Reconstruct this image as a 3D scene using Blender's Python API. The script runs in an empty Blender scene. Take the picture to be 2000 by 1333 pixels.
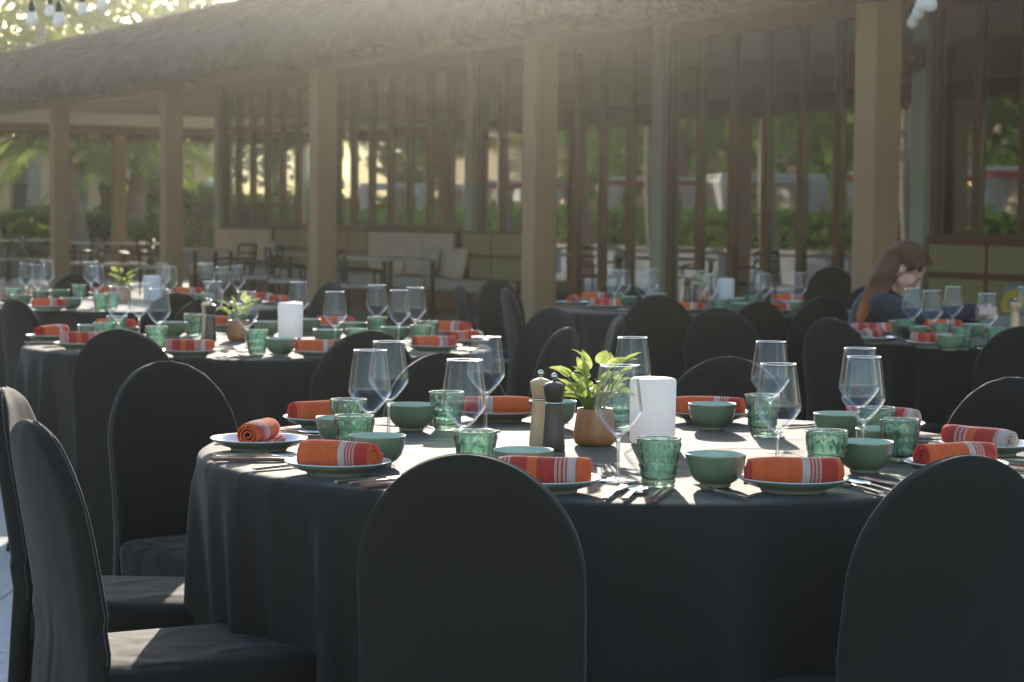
import bpy, math, random
from mathutils import Vector, Matrix, Quaternion
random.seed(7)
R = math.radians
scene = bpy.context.scene
col = scene.collection

# ------------------------------------------------------------------ camera
FPX = 4219.0                      # focal length in pixels of the 2000 px wide photograph
PITCH, ROLL, CAMZ = 0.05563, 0.01019, 1.25
_cp, _sp, _cr, _sr = math.cos(PITCH), math.sin(PITCH), math.cos(ROLL), math.sin(ROLL)
CF = Vector((0, _cp, -_sp)); _r0 = Vector((1, 0, 0)); _u0 = Vector((0, _sp, _cp))
CR = _r0 * _cr + _u0 * _sr; CU = _u0 * _cr - _r0 * _sr
cam_data = bpy.data.cameras.new('camera')
cam = bpy.data.objects.new('camera', cam_data); col.objects.link(cam)
cam.matrix_world = Matrix(((CR.x, CU.x, -CF.x, 0), (CR.y, CU.y, -CF.y, 0), (CR.z, CU.z, -CF.z, CAMZ), (0, 0, 0, 1)))
cam_data.sensor_width = 36.0; cam_data.lens = FPX * 36 / 2000
cam_data.clip_start = 0.05; cam_data.clip_end = 3000
cam_data.dof.use_dof = True; cam_data.dof.focus_distance = 4.35; cam_data.dof.aperture_fstop = 9.0
scene.camera = cam

# ------------------------------------------------------------------ sky, sun, exposure
SUN_EL, SUN_AZ = 14.5, 0.0        # sun straight ahead (+Y), low
world = bpy.data.worlds.new('World'); scene.world = world; world.use_nodes = True
wn = world.node_tree.nodes; wl = world.node_tree.links
sky = wn.new('ShaderNodeTexSky'); sky.sky_type = 'NISHITA'; sky.sun_disc = False
sky.sun_elevation = R(SUN_EL); sky.sun_rotation = R(SUN_AZ); sky.air_density = 1.0; sky.dust_density = 0.8
wl.new(sky.outputs[0], wn['Background'].inputs[0]); wn['Background'].inputs[1].default_value = 0.15
sun_data = bpy.data.lights.new('sun', 'SUN'); sun_data.energy = 3.9; sun_data.angle = R(0.53); sun_data.color = (1.0, 0.89, 0.74)
sun = bpy.data.objects.new('sun', sun_data); col.objects.link(sun)
sdir = Vector((math.sin(R(SUN_AZ)) * math.cos(R(SUN_EL)), math.cos(R(SUN_AZ)) * math.cos(R(SUN_EL)), math.sin(R(SUN_EL))))
sun.rotation_euler = sdir.to_track_quat('Z', 'Y').to_euler()
scene.view_settings.view_transform = 'Standard'; scene.view_settings.look = 'None'
scene.view_settings.exposure = 1.22; scene.view_settings.gamma = 1.0
cy = scene.cycles
cy.use_denoising = True; cy.max_bounces = 14; cy.transparent_max_bounces = 32; cy.transmission_bounces = 12
cy.glossy_bounces = 6; cy.diffuse_bounces = 4; cy.caustics_reflective = False; cy.caustics_refractive = False
cy.sample_clamp_indirect = 6.0; cy.blur_glossy = 0.5; cy.volume_bounces = 0

# ------------------------------------------------------------------ measuring helpers
def ray(px, py):
    return CF * FPX + CR * (px - 1000) - CU * (py - 666.5)
def at(px, py, z):
    """world point on the horizontal plane at height z that is seen at that place of the photograph"""
    d = ray(px, py); return Vector((0, 0, CAMZ)) + d * ((z - CAMZ) / d.z)
def far(px, py, y):
    d = ray(px, py); return Vector((0, 0, CAMZ)) + d * (y / d.y)
def px_of(p):
    v = Vector(p) - Vector((0, 0, CAMZ)); w = v.dot(CF)
    return 1000 + FPX * v.dot(CR) / w, 666.5 - FPX * v.dot(CU) / w

# ------------------------------------------------------------------ mesh builder
class MB:
    def __init__(s): s.v = []; s.f = []; s.m = []; s.sm = []
    def face(s, idx, m=0, sm=True): s.f.append(tuple(idx)); s.m.append(m); s.sm.append(sm)
    def box(s, c, size, m=0, ax=None):
        """ax: optional (ux, uy, uz) axes"""
        c = Vector(c); ux, uy, uz = ax or (Vector((1, 0, 0)), Vector((0, 1, 0)), Vector((0, 0, 1)))
        b = len(s.v); hx, hy, hz = size[0] / 2, size[1] / 2, size[2] / 2
        for k in range(8):
            s.v.append(c + ux * (hx if k & 1 else -hx) + uy * (hy if k & 2 else -hy) + uz * (hz if k & 4 else -hz))
        for q in ((0, 2, 3, 1), (4, 5, 7, 6), (0, 1, 5, 4), (2, 6, 7, 3), (0, 4, 6, 2), (1, 3, 7, 5)):
            s.face([b + i for i in q], m, False)
        return s
    def lathe(s, prof, n=32, m=0, c=(0, 0, 0), closed=False, fn=None):
        """prof: list of (r, z[, material])"""
        c = Vector(c); b = len(s.v); rows = len(prof)
        for i, p in enumerate(prof):
            for k in range(n):
                a = 2 * math.pi * k / n; r, z = p[0], p[1]
                if fn: r, z = fn(r, z, a, i)
                s.v.append(c + Vector((r * math.cos(a), r * math.sin(a), z)))
        for i in range(rows - 1 + (1 if closed else 0)):
            j = (i + 1) % rows; mm = prof[i][2] if len(prof[i]) > 2 else m
            for k in range(n):
                k2 = (k + 1) % n
                s.face((b + i * n + k, b + i * n + k2, b + j * n + k2, b + j * n + k), mm)
        return s
    def tube(s, pts, rad, n=8, m=0, cap=True, flat=1.0):
        pts = [Vector(p) for p in pts]; b = len(s.v)
        up = None
        for i, p in enumerate(pts):
            d = (pts[min(i + 1, len(pts) - 1)] - pts[max(i - 1, 0)])
            d = d.normalized() if d.length > 1e-9 else Vector((0, 0, 1))
            if up is None: up = Vector((0, 0, 1)) if abs(d.z) < .9 else Vector((1, 0, 0))
            x = d.cross(up); x = x.normalized() if x.length > 1e-6 else d.orthogonal().normalized()
            y = x.cross(d).normalized(); up = y
            r = rad[i] if isinstance(rad, (list, tuple)) else rad
            for k in range(n):
                a = 2 * math.pi * k / n
                s.v.append(p + x * (r * math.cos(a)) + y * (r * flat * math.sin(a)))
        for i in range(len(pts) - 1):
            for k in range(n):
                k2 = (k + 1) % n
                s.face((b + i * n + k, b + i * n + k2, b + (i + 1) * n + k2, b + (i + 1) * n + k), m)
        if cap:
            s.face([b + k for k in range(n)][::-1], m, False); s.face([b + (len(pts) - 1) * n + k for k in range(n)], m, False)
        return s
    def grid(s, rows, m=0, wrap=False, sm=True):
        """rows: list of equally long lists of points"""
        b = len(s.v); n = len(rows[0])
        for r in rows: s.v.extend(Vector(p) for p in r)
        for i in range(len(rows) - 1):
            for k in range(n if wrap else n - 1):
                k2 = (k + 1) % n
                s.face((b + i * n + k, b + i * n + k2, b + (i + 1) * n + k2, b + (i + 1) * n + k), m, sm)
        return s
    def prism(s, poly, h0, h1, m=0, fr=None):
        """polygon (x,y) swept from h0 to h1 along z; fr maps (x,y,z) to a point"""
        fr = fr or (lambda x, y, z: Vector((x, y, z))); b = len(s.v); n = len(poly)
        for h in (h0, h1):
            for x, y in poly: s.v.append(fr(x, y, h))
        for k in range(n):
            k2 = (k + 1) % n; s.face((b + k, b + k2, b + n + k2, b + n + k), m, False)
        s.face([b + k for k in range(n)][::-1], m, False); s.face([b + n + k for k in range(n)], m, False)
        return s
    def mesh(s, name, mats):
        me = bpy.data.meshes.new(name); me.from_pydata([tuple(v) for v in s.v], [], s.f)
        for m in (mats if isinstance(mats, (list, tuple)) else [mats]): me.materials.append(m)
        me.polygons.foreach_set('material_index', s.m); me.polygons.foreach_set('use_smooth', s.sm)
        me.update(); return me
    def build(s, name, mats, parent=None, **kw): return link(name, s.mesh(name, mats), parent, **kw)

def link(name, me, parent=None, loc=None, rz=None, bevel=0, **tags):
    o = bpy.data.objects.new(name, me); col.objects.link(o)
    if parent is not None: o.parent = parent
    if loc is not None: o.location = loc
    if rz is not None: o.rotation_euler = (0, 0, rz)
    if bevel:
        md = o.modifiers.new('bevel', 'BEVEL'); md.width = bevel; md.segments = 2; md.limit_method = 'ANGLE'
    tag(o, **tags); return o
def tag(o, label=None, cat=None, group=None, kind=None):
    if label: o['label'] = label
    if cat: o['category'] = cat
    if group: o['group'] = group
    if kind: o['kind'] = kind
    return o
def thing(name, loc=(0, 0, 0), rz=0, **tags):
    o = bpy.data.objects.new(name, None); col.objects.link(o); o.location = loc; o.rotation_euler = (0, 0, rz)
    o.empty_display_size = .05; return tag(o, **tags)
def copy_tree(o, parent=None):
    c = o.copy(); col.objects.link(c); c.parent = parent
    for ch in list(o.children): copy_tree(ch, c)
    return c

# ------------------------------------------------------------------ materials
def mat(name, c=(.5, .5, .5), rough=.6, metal=0.0, var=0.0, vscale=8.0, bump=0.0, bscale=60.0, sheen=0.0, spec=.5, c2=None, coat=0.0, stretch=None, trans=0.0):
    m = bpy.data.materials.new(name); m.use_nodes = True; nt = m.node_tree; N = nt.nodes; L = nt.links
    b = N['Principled BSDF']; b.inputs['Base Color'].default_value = (*c, 1); b.inputs['Roughness'].default_value = rough
    b.inputs['Metallic'].default_value = metal; b.inputs['Specular IOR Level'].default_value = spec
    if sheen: b.inputs['Sheen Weight'].default_value = sheen; b.inputs['Sheen Roughness'].default_value = .4
    if coat: b.inputs['Coat Weight'].default_value = coat; b.inputs['Coat Roughness'].default_value = .08
    co = N.new('ShaderNodeTexCoord'); src = co.outputs['Object']
    if stretch:
        mp = N.new('ShaderNodeMapping'); mp.inputs['Scale'].default_value = stretch; L.new(src, mp.inputs[0]); src = mp.outputs[0]
    if var or c2:
        nz = N.new('ShaderNodeTexNoise'); nz.inputs['Scale'].default_value = vscale; nz.inputs['Detail'].default_value = 5; L.new(src, nz.inputs[0])
        rp = N.new('ShaderNodeValToRGB'); L.new(nz.outputs[0], rp.inputs[0])
        a = c if c2 else tuple(x * (1 - var) for x in c); d = c2 or tuple(min(1, x * (1 + var)) for x in c)
        rp.color_ramp.elements[0].position = .3; rp.color_ramp.elements[1].position = .7
        rp.color_ramp.elements[0].color = (*a, 1); rp.color_ramp.elements[1].color = (*d, 1)
        L.new(rp.outputs[0], b.inputs['Base Color'])
        rr = N.new('ShaderNodeMapRange'); rr.inputs[3].default_value = max(0, rough - .06); rr.inputs[4].default_value = min(1, rough + .06)
        L.new(nz.outputs[0], rr.inputs[0]); L.new(rr.outputs[0], b.inputs['Roughness'])
    if bump:
        nb = N.new('ShaderNodeTexNoise'); nb.inputs['Scale'].default_value = bscale; nb.inputs['Detail'].default_value = 4; L.new(src, nb.inputs[0])
        bp = N.new('ShaderNodeBump'); bp.inputs['Strength'].default_value = bump; bp.inputs['Distance'].default_value = .01
        L.new(nb.outputs[0], bp.inputs['Height']); L.new(bp.outputs[0], b.inputs['Normal'])
    if trans:
        tr = N.new('ShaderNodeBsdfTranslucent'); mx = N.new('ShaderNodeMixShader'); mx.inputs[0].default_value = trans
        src2 = b.inputs['Base Color'].links[0].from_socket if b.inputs['Base Color'].links else None
        if src2: L.new(src2, tr.inputs[0])
        else: tr.inputs[0].default_value = (*c, 1)
        L.new(b.outputs[0], mx.inputs[1]); L.new(tr.outputs[0], mx.inputs[2]); L.new(mx.outputs[0], N['Material Output'].inputs[0])
    return m

def weave_bump(m, scale=900, strength=.25):
    nt = m.node_tree; N = nt.nodes; L = nt.links; b = N['Principled BSDF']
    co = N.new('ShaderNodeTexCoord'); w1 = N.new('ShaderNodeTexWave'); w1.inputs['Scale'].default_value = scale; w1.inputs['Distortion'].default_value = .6
    w2 = N.new('ShaderNodeTexWave'); w2.bands_direction = 'Z'; w2.inputs['Scale'].default_value = scale; w2.inputs['Distortion'].default_value = .6
    L.new(co.outputs['Object'], w1.inputs[0]); L.new(co.outputs['Object'], w2.inputs[0])
    ad = N.new('ShaderNodeMath'); ad.operation = 'ADD'; L.new(w1.outputs[1], ad.inputs[0]); L.new(w2.outputs[1], ad.inputs[1])
    bp = N.new('ShaderNodeBump'); bp.inputs['Strength'].default_value = strength; bp.inputs['Distance'].default_value = .001
    L.new(ad.outputs[0], bp.inputs['Height'])
    if b.inputs['Normal'].links: L.new(b.inputs['Normal'].links[0].from_socket, bp.inputs['Normal'])
    L.new(bp.outputs[0], b.inputs['Normal'])

def clear_glass(name, tint=(1, 1, 1), edge=.75, base=.05, refr=0.0, rtint=(1, 1, 1), pw=3.0, rough=.02):
    """thin glass: lets light through (and its shadow stay pale), mirrors more at a slant; refr adds a bending share"""
    m = bpy.data.materials.new(name); m.use_nodes = True; nt = m.node_tree; N = nt.nodes; L = nt.links
    N.remove(N['Principled BSDF']); out = N['Material Output']
    lw = N.new('ShaderNodeLayerWeight'); lw.inputs[0].default_value = .5
    p = N.new('ShaderNodeMath'); p.operation = 'POWER'; p.inputs[1].default_value = pw; L.new(lw.outputs['Facing'], p.inputs[0])
    mr = N.new('ShaderNodeMapRange'); mr.inputs[3].default_value = base; mr.inputs[4].default_value = edge; L.new(p.outputs[0], mr.inputs[0])
    tr = N.new('ShaderNodeBsdfTransparent'); tr.inputs[0].default_value = (*tint, 1)
    gl = N.new('ShaderNodeBsdfGlossy'); gl.inputs['Roughness'].default_value = rough; gl.inputs['Color'].default_value = (1, 1, 1, 1)
    thru = tr.outputs[0]
    if refr:
        rf = N.new('ShaderNodeBsdfRefraction'); rf.inputs['IOR'].default_value = 1.45; rf.inputs['Roughness'].default_value = .02; rf.inputs['Color'].default_value = (*rtint, 1)
        m1 = N.new('ShaderNodeMixShader'); m1.inputs[0].default_value = refr; L.new(tr.outputs[0], m1.inputs[1]); L.new(rf.outputs[0], m1.inputs[2]); thru = m1.outputs[0]
    mx = N.new('ShaderNodeMixShader'); L.new(mr.outputs[0], mx.inputs[0]); L.new(thru, mx.inputs[1]); L.new(gl.outputs[0], mx.inputs[2])
    L.new(mx.outputs[0], out.inputs[0]); return m

def striped(name, stops):
    """terry cloth striped along the object's X; stops = [(x, colour)] with x in metres"""
    m = mat(name, (.6, .1, .03), rough=.9, bump=.5, bscale=420, sheen=.25, trans=0.0); nt = m.node_tree; N = nt.nodes; L = nt.links
    b = N['Principled BSDF']; co = N.new('ShaderNodeTexCoord'); sp = N.new('ShaderNodeSeparateXYZ'); L.new(co.outputs['Object'], sp.inputs[0])
    mr = N.new('ShaderNodeMapRange'); mr.inputs[1].default_value = -.09; mr.inputs[2].default_value = .09; L.new(sp.outputs[0], mr.inputs[0])
    rp = N.new('ShaderNodeValToRGB'); rp.color_ramp.interpolation = 'CONSTANT'; L.new(mr.outputs[0], rp.inputs[0])
    el = rp.color_ramp.elements
    while len(el) > 1: el.remove(el[-1])
    for i, (x, c) in enumerate(stops):
        e = el[0] if i == 0 else el.new((x + .09) / .18)
        e.position = max(0, (x + .09) / .18); e.color = (*c, 1)
    nz = N.new('ShaderNodeTexNoise'); nz.inputs['Scale'].default_value = 70; nz.inputs['Detail'].default_value = 6; L.new(co.outputs['Object'], nz.inputs[0])
    mrr = N.new('ShaderNodeMapRange'); mrr.inputs[3].default_value = .78; mrr.inputs[4].default_value = 1.15; L.new(nz.outputs[0], mrr.inputs[0])
    mu = N.new('ShaderNodeMixRGB'); mu.blend_type = 'MULTIPLY'; mu.inputs[0].default_value = 1; L.new(rp.outputs[0], mu.inputs[1]); L.new(mrr.outputs[0], mu.inputs[2])
    tl = N.new('ShaderNodeBsdfTranslucent'); L.new(mu.outputs[0], tl.inputs[0]); mx = N.new('ShaderNodeMixShader'); mx.inputs[0].default_value = .42
    L.new(b.outputs[0], mx.inputs[1]); L.new(tl.outputs[0], mx.inputs[2]); L.new(mx.outputs[0], N['Material Output'].inputs[0])
    L.new(mu.outputs[0], b.inputs['Base Color']); return m

ORG, RED, WHT, PNK = (.93, .20, .055), (.70, .075, .052), (.82, .68, .60), (.80, .48, .42)
M = {}
M['cloth'] = mat('black_table_linen', (.0185, .0172, .0155), .80, var=.12, vscale=5, bump=.10, bscale=14, sheen=.10, spec=.3); weave_bump(M['cloth'], 500, .12)
M['cover'] = mat('black_chair_fabric', (.0152, .0134, .0112), .82, var=.14, vscale=4, bump=.10, bscale=22, sheen=.09, spec=.25); weave_bump(M['cover'], 600, .12)
def wrinkles(m, sc=(5, 5, 1.6), strength=.5, scale=3.0):
    nt = m.node_tree; N = nt.nodes; L_ = nt.links; b = N['Principled BSDF']; co = N.new('ShaderNodeTexCoord'); mp = N.new('ShaderNodeMapping'); mp.inputs['Scale'].default_value = sc; mp.inputs['Rotation'].default_value = (.1, .25, 0)
    nz = N.new('ShaderNodeTexNoise'); nz.noise_type = 'RIDGED_MULTIFRACTAL'; nz.inputs['Scale'].default_value = scale * .35; nz.inputs['Detail'].default_value = 2; nz.inputs['Distortion'].default_value = .9
    L_.new(co.outputs['Object'], mp.inputs[0]); L_.new(mp.outputs[0], nz.inputs[0]); bp = N.new('ShaderNodeBump'); bp.inputs['Strength'].default_value = strength; bp.inputs['Distance'].default_value = .018
    L_.new(nz.outputs[0], bp.inputs['Height'])
    if b.inputs['Normal'].links: L_.new(b.inputs['Normal'].links[0].from_socket, bp.inputs['Normal'])
    L_.new(bp.outputs[0], b.inputs['Normal'])
wrinkles(M['cover'], (5, 5, 2.0), .75, 4.0); wrinkles(M['cloth'], (5, 5, .9), .5, 4.0)
M['seam'] = mat('black_seam_piping', (.034, .032, .03), .7, bump=.3, bscale=90, sheen=.4)
M['plate_top'] = mat('pale_celadon_glaze', (.62, .69, .66), .16, var=.05, vscale=30, coat=.4)
M['plate_under'] = mat('sage_glaze', (.27, .33, .26), .25, var=.12, vscale=20, coat=.3)
M['plate_white'] = mat('white_glaze', (.70, .71, .74), .16, var=.03, vscale=30, coat=.4)
M['bowl_out'] = mat('green_bowl_glaze', (.125, .18, .105), .22, c2=(.185, .245, .15), vscale=14, coat=.5, stretch=(1, 1, .3))
M['bowl_in'] = mat('teal_bowl_glaze', (.38, .50, .40), .18, var=.1, vscale=18, coat=.4)
M['rim'] = mat('unglazed_cream_rim', (.50, .44, .34), .45, var=.1, vscale=40)
M['tumbler'] = clear_glass('green_pressed_glass', tint=(.76, .88, .82), edge=.6, base=.07, refr=.8, rtint=(.72, .88, .80), pw=2.0)
M['wine'] = clear_glass('wine_glass_shell', tint=(.99, .995, 1), edge=.55, base=.022, pw=2.8)
M['wine_rim'] = clear_glass('wine_glass_rim', tint=(.95, .97, .97), edge=.95, base=.7, pw=1.2, rough=.16)
M['wine_solid'] = clear_glass('wine_glass_solid', tint=(.95, .97, .97), edge=.7, base=.07, refr=.45, rtint=(.97, .985, 1), pw=2.0)
M['steel'] = mat('polished_steel', (.62, .61, .60), .2, 1.0, var=.06, vscale=60)
M['chopstick'] = mat('reddish_wood_stick', (.21, .085, .06), .38, var=.2, vscale=60, stretch=(.15, 1, 1), coat=.2)
M['napA'] = striped('striped_cloth_a', [(-.1, RED), (-.080, ORG), (.012, WHT), (.027, RED), (.030, PNK), (.034, RED), (.037, PNK), (.041, RED), (.044, PNK), (.048, RED), (.078, ORG)])
M['napB'] = striped('striped_cloth_b', [(-.1, PNK), (-.079, RED), (-.076, PNK), (-.072, RED), (-.069, PNK), (-.064, RED), (-.032, ORG), (-.014, RED), (.020, PNK), (.025, RED), (.028, PNK), (.033, RED), (.036, PNK), (.041, RED), (.044, WHT), (.060, ORG)])
M['napC'] = striped('striped_cloth_c', [(-.1, RED), (-.05, PNK), (-.043, RED), (-.038, PNK), (-.030, RED), (-.026, PNK), (-.018, ORG), (.005, RED), (.06, PNK), (.07, WHT)])
M['white_plastic'] = mat('white_matt_plastic', (.86, .86, .87), .42, var=.015, vscale=6, trans=.5)
M['pot'] = mat('acacia_wood', (.28, .10, .034), .42, c2=(.48, .21, .085), vscale=20, stretch=(1, 1, .16), bump=.08, bscale=50)
M['mill_dark'] = mat('dark_mill_wood', (.055, .038, .032), .34, var=.2, vscale=20, stretch=(1, 1, .15), coat=.25)
M['mill_light'] = mat('pale_mill_wood', (.64, .40, .22), .38, var=.15, vscale=20, stretch=(1, 1, .15), coat=.2)
M['leaf'] = mat('variegated_leaf', (.16, .28, .03), .4, c2=(.62, .64, .22), vscale=30, trans=.5)
M['stem'] = mat('green_stem', (.20, .30, .07), .5, trans=.2)
M['soil'] = mat('dark_soil', (.03, .02, .013), .95, bump=.6, bscale=80)

# ------------------------------------------------------------------ ground
terr = mat('terrace_stone_base', (.44, .43, .41), .85, var=.08, vscale=3, bump=.2, bscale=30)
MB().grid([[(-180, -40, -.012), (180, -40, -.012)], [(-180, 300, -.012), (180, 300, -.012)]]).build('ground', terr, kind='structure')
slab_m = mat('paving_slab_stone', (.52, .51, .50), .8, c2=(.40, .39, .385), vscale=42, bump=.35, bscale=70)
paving = thing('paving', kind='structure')
sb = MB(); sb.box((0, 0, -.004), (.594, .594, .022)); slab_me = sb.mesh('paving_slab', slab_m)
for i in range(7):
    for j in range(12):
        o = link('paving_slab', slab_me, paving, loc=(-3.15 + .6 * i, 1.6 + .6 * j, random.uniform(-.0015, .0015)), bevel=.004)
        o.rotation_euler = (0, 0, random.choice((0, 1, 2, 3)) * math.pi / 2)

# ------------------------------------------------------------------ the thatched pavilion (its own frame: a along the colonnade, b inwards)
PO = Vector((2.51, 15.0, 0)); PT = Vector((-.48, .87, 0)).normalized(); PN = Vector((PT.y, -PT.x, 0)); UZ = Vector((0, 0, 1)); BAY = 4.72
def L(a, b, z=0): return PO + PT * a + PN * b + UZ * z
AX = (PT, PN, UZ)
def bbox(mb, a0, a1, b0, b1, z0, z1, m=0): return mb.box(L((a0 + a1) / 2, (b0 + b1) / 2, (z0 + z1) / 2), (abs(a1 - a0), abs(b1 - b0), abs(z1 - z0)), m, AX)
W_B = 4.37
M['column'] = mat('beige_column_render', (.27, .165, .082), .8, var=.12, vscale=2.5, bump=.2, bscale=30, stretch=(1, 1, .35))
M['beam'] = mat('brown_timber', (.16, .10, .06), .6, var=.25, vscale=6, stretch=(1, 1, 4))
M['frame'] = mat('brown_window_frame', (.14, .07, .038), .5, var=.15, vscale=5)
M['sage'] = mat('sage_green_paint', (.33, .36, .29), .6, var=.05, vscale=4)
M['ceil'] = mat('cream_soffit', (.62, .54, .42), .8, var=.04, vscale=2)
M['roomw'] = mat('room_wall', (.20, .17, .13), .8, var=.1, vscale=1)
M['roomf'] = mat('room_floor', (.13, .10, .075), .5, var=.2, vscale=2)
M['pane'] = clear_glass('window_glass', tint=(.80, .84, .80), edge=.95, base=.22, pw=2.5, rough=.018)
M['thatch'] = mat('grey_thatch', (.055, .051, .045), .95, c2=(.026, .024, .021), vscale=5, bump=1.0, bscale=22, stretch=(1, 1, 1))
M['straw'] = mat('grey_straw', (.088, .080, .066), .9, c2=(.020, .018, .015), vscale=9)
pav = thing('thatched_pavilion', label='long restaurant pavilion with grey thatched eaves, beige columns and brown window walls', cat='building')
cb = MB(); cb.box((0, 0, 1.42), (.228, .228, 2.84), ax=None); column_me = cb.mesh('column', M['column'])
cang = math.atan2(PT.y, PT.x)
for k in range(-1, 6):
    link('column', column_me, pav, loc=L(BAY * k, 0), rz=cang, bevel=.008)
link('column', column_me, pav, loc=L(28.6, 4.15), rz=cang, bevel=.008)
bm = MB(); bbox(bm, -9, 28.7, -.09, .09, 2.845, 3.06); bm.build('beam', M['beam'], pav)
bm = MB(); bbox(bm, 28.5, 28.68, .1, 9, 2.86, 2.99); bm.build('beam', M['beam'], pav)
# veranda ceiling, roof deck, interior
mb = MB(); bbox(mb, 23.8, 28.5, .1, 9, 3.0, 3.06); bbox(mb, -9, 23.78, .1, W_B - .1, 3.56, 3.62); bbox(mb, -9, 23.78, .1, .16, 3.07, 3.55); bbox(mb, 23.72, 23.79, .17, W_B, 3.07, 3.55)
mb.build('ceiling', M['ceil'], pav)
mb = MB(); bbox(mb, -9, 28.6, 1.0, 12.2, 3.7, 3.95); mb.build('roof_deck', M['roomw'], pav)
mb = MB(); bbox(mb, -9, 23.6, W_B + .1, 12, -.01, .004); mb.build('room_floor', M['roomf'], pav)
mb = MB(); bbox(mb, -9, 28.5, .15, W_B - .06, -.01, .003); mb.build('veranda_floor', mat('veranda_tiles', (.30, .26, .21), .45, var=.12, vscale=4), pav)
mb = MB(); bbox(mb, -9, 23.6, W_B + .1, 12, 3.56, 3.64); bbox(mb, -9.1, -9, W_B + .1, 12, 0, 3.6)
# inner back wall with high-set openings
op = [(9.6, 10.25), (5.6, 6.2), (13.6, 14.3)]
bbox(mb, -9, 17.5, 11.9, 12, 0, 2.25); bbox(mb, -9, 17.5, 11.9, 12, 3.1, 3.56); bbox(mb, 17.5, 23.6, 11.9, 12, 0, 3.56); bbox(mb, 23.5, 23.6, 6.75, 11.9, 0, 3.56)
e = -9
for a0, a1 in sorted(op): bbox(mb, e, a0, 11.9, 12, 2.25, 3.1); e = a1
bbox(mb, e, 17.5, 11.9, 12, 2.25, 3.1)
mb.build('room_shell', M['roomw'], pav)
# end wall of the room: glazed, so the garden shows through the corner
# window wall
for k in range(-1, 6):
    if k == 0: pass
    mb = MB(); bbox(mb, BAY * k - .11, BAY * k + .11, W_B - .13, W_B + .09, 0, 3.56); mb.build('wall_post', M['sage'], pav, bevel=.006)
NP = 7
def window_bay(a0, sill, bars):
    w = MB(); bbox(w, a0 + .11, a0 + BAY - .11, W_B - .05, W_B + .05, 3.36, 3.56); win = w.build('window', M['frame'], pav)
    step = (BAY - .22) / NP
    for i in range(NP + 1):
        a = a0 + .11 + i * step; wd = .075 if i not in (0, NP) else .05
        if i == 0: a += .03
        if i == NP: a -= .03
        mm = MB(); bbox(mm, a - wd / 2 * 1.0, a + wd / 2, W_B - .055, W_B + .055, sill + .045, 3.36); mm.build('mullion', M['frame'], win, bevel=.005)
    mm = MB(); bbox(mm, a0 + .11, a0 + BAY - .11, W_B - .08, W_B + .06, sill - .045, sill + .044); mm.build('sill', M['frame'], win, bevel=.006)
    for i in range(NP):
        x0 = a0 + .11 + i * step + .05; x1 = a0 + .11 + (i + 1) * step - .05
        if bars: mm = MB(); bbox(mm, x0 - .01, x1 + .01, W_B - .035, W_B + .035, 2.72, 2.80); mm.build('transom', M['frame'], win)
        for z0, z1 in (((sill + .045, 2.72), (2.80, 3.36)) if bars else ((sill + .045, 3.36),)):
            p = MB(); bbox(p, x0 - .012, x1 + .012, W_B - .004, W_B + .004, z0 - .008, z1 + .008)
            po = p.build('pane', M['pane'], win)
    return win
for k, s in ((-1, 1.12), (0, 1.12), (1, .12), (2, .12), (3, 1.12), (4, 1.12)): window_bay(BAY * k, s, k == 4)
for k in (-1, 0, 3, 4):
    mb = MB(); bbox(mb, BAY * k + .111, BAY * k + BAY - .111, W_B - .03, W_B + .03, 0, 1.07); mb.build('dado_wall', M['sage'], pav)
# end glazing of the room (perpendicular), three mullions and panes
we = MB(); bbox(we, 23.55, 23.65, W_B + .1, 6.7, 3.4, 3.56); wend = we.build('window', M['frame'], pav)
for i in range(4):
    b0 = W_B + .25 + i * .74
    mm = MB(); bbox(mm, 23.55, 23.65, b0 - .04, b0 + .04, 1.0, 3.4); mm.build('mullion', M['frame'], wend)
    if i < 3:
        p = MB(); bbox(p, 23.596, 23.604, b0 + .035, b0 + .705, .99, 3.41); p.build('pane', M['pane'], wend)
mm = MB(); bbox(mm, 23.54, 23.66, W_B + .1, 6.7, .9, 1.0); mm.build('sill', M['frame'], wend)
mb = MB(); bbox(mb, 23.56, 23.64, W_B + .1, 6.7, 0, .9); mb.build('dado_wall', M['sage'], pav)
# cream blind behind the corner window
mb = MB(); bbox(mb, 20.6, 22.9, W_B + .5, W_B + .53, 1.14, 1.62); mb.build('cream_panel', mat('cream_panel_paint', (.62, .58, .44), .7, var=.03, vscale=4), pav)

# thatch: a rounded thick skirt along the front and across the far end
def thatch_profile(t):
    pts = [(-.35, 2.93), (-.62, 2.88), (-.80, 2.90), (-.90, 2.99), (-.88, 3.10), (-.76, 3.22), (-.40, 3.42), (.10, 3.67), (.60, 3.90), (1.05, 4.07), (1.5, 4.10), (2.2, 4.0), (2.2, 3.7)]
    return pts
rnd = random.Random(3)
prof = thatch_profile(0); rows = []
na = 150; ph = [rnd.uniform(0, 6.28) for _ in range(8)]
def wob(a, j): return .035 * math.sin(a * 1.9 + ph[0] + j * .5) + .03 * math.sin(a * 4.3 + ph[1] + j * .9) + .018 * math.sin(a * 9.1 + ph[2] + j * 1.7)
for i in range(na + 1):
    a = -9 + (28.9 + 9) * i / na
    rows.append([L(a, b + (wob(a, j) if j < 11 else 0), z + (.8 * wob(a + 3, j) if 0 < j < 11 else 0)) for j, (b, z) in enumerate(prof)])
tm = MB(); tm.grid(rows); roof = tm.build('thatch_roof', M['thatch'], pav)
rows = []
for i in range(50):
    b = -.6 + 9.8 * i / 49
    rows.append([L(28.15 - pb + wob(b + 40, j), b, pz + (.8 * wob(b + 50, j) if 0 < j < 11 else 0)) for j, (pb, pz) in enumerate(prof)])
tm = MB(); tm.grid(rows); tm.build('thatch_end', M['thatch'], roof)
sm = MB()
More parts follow.
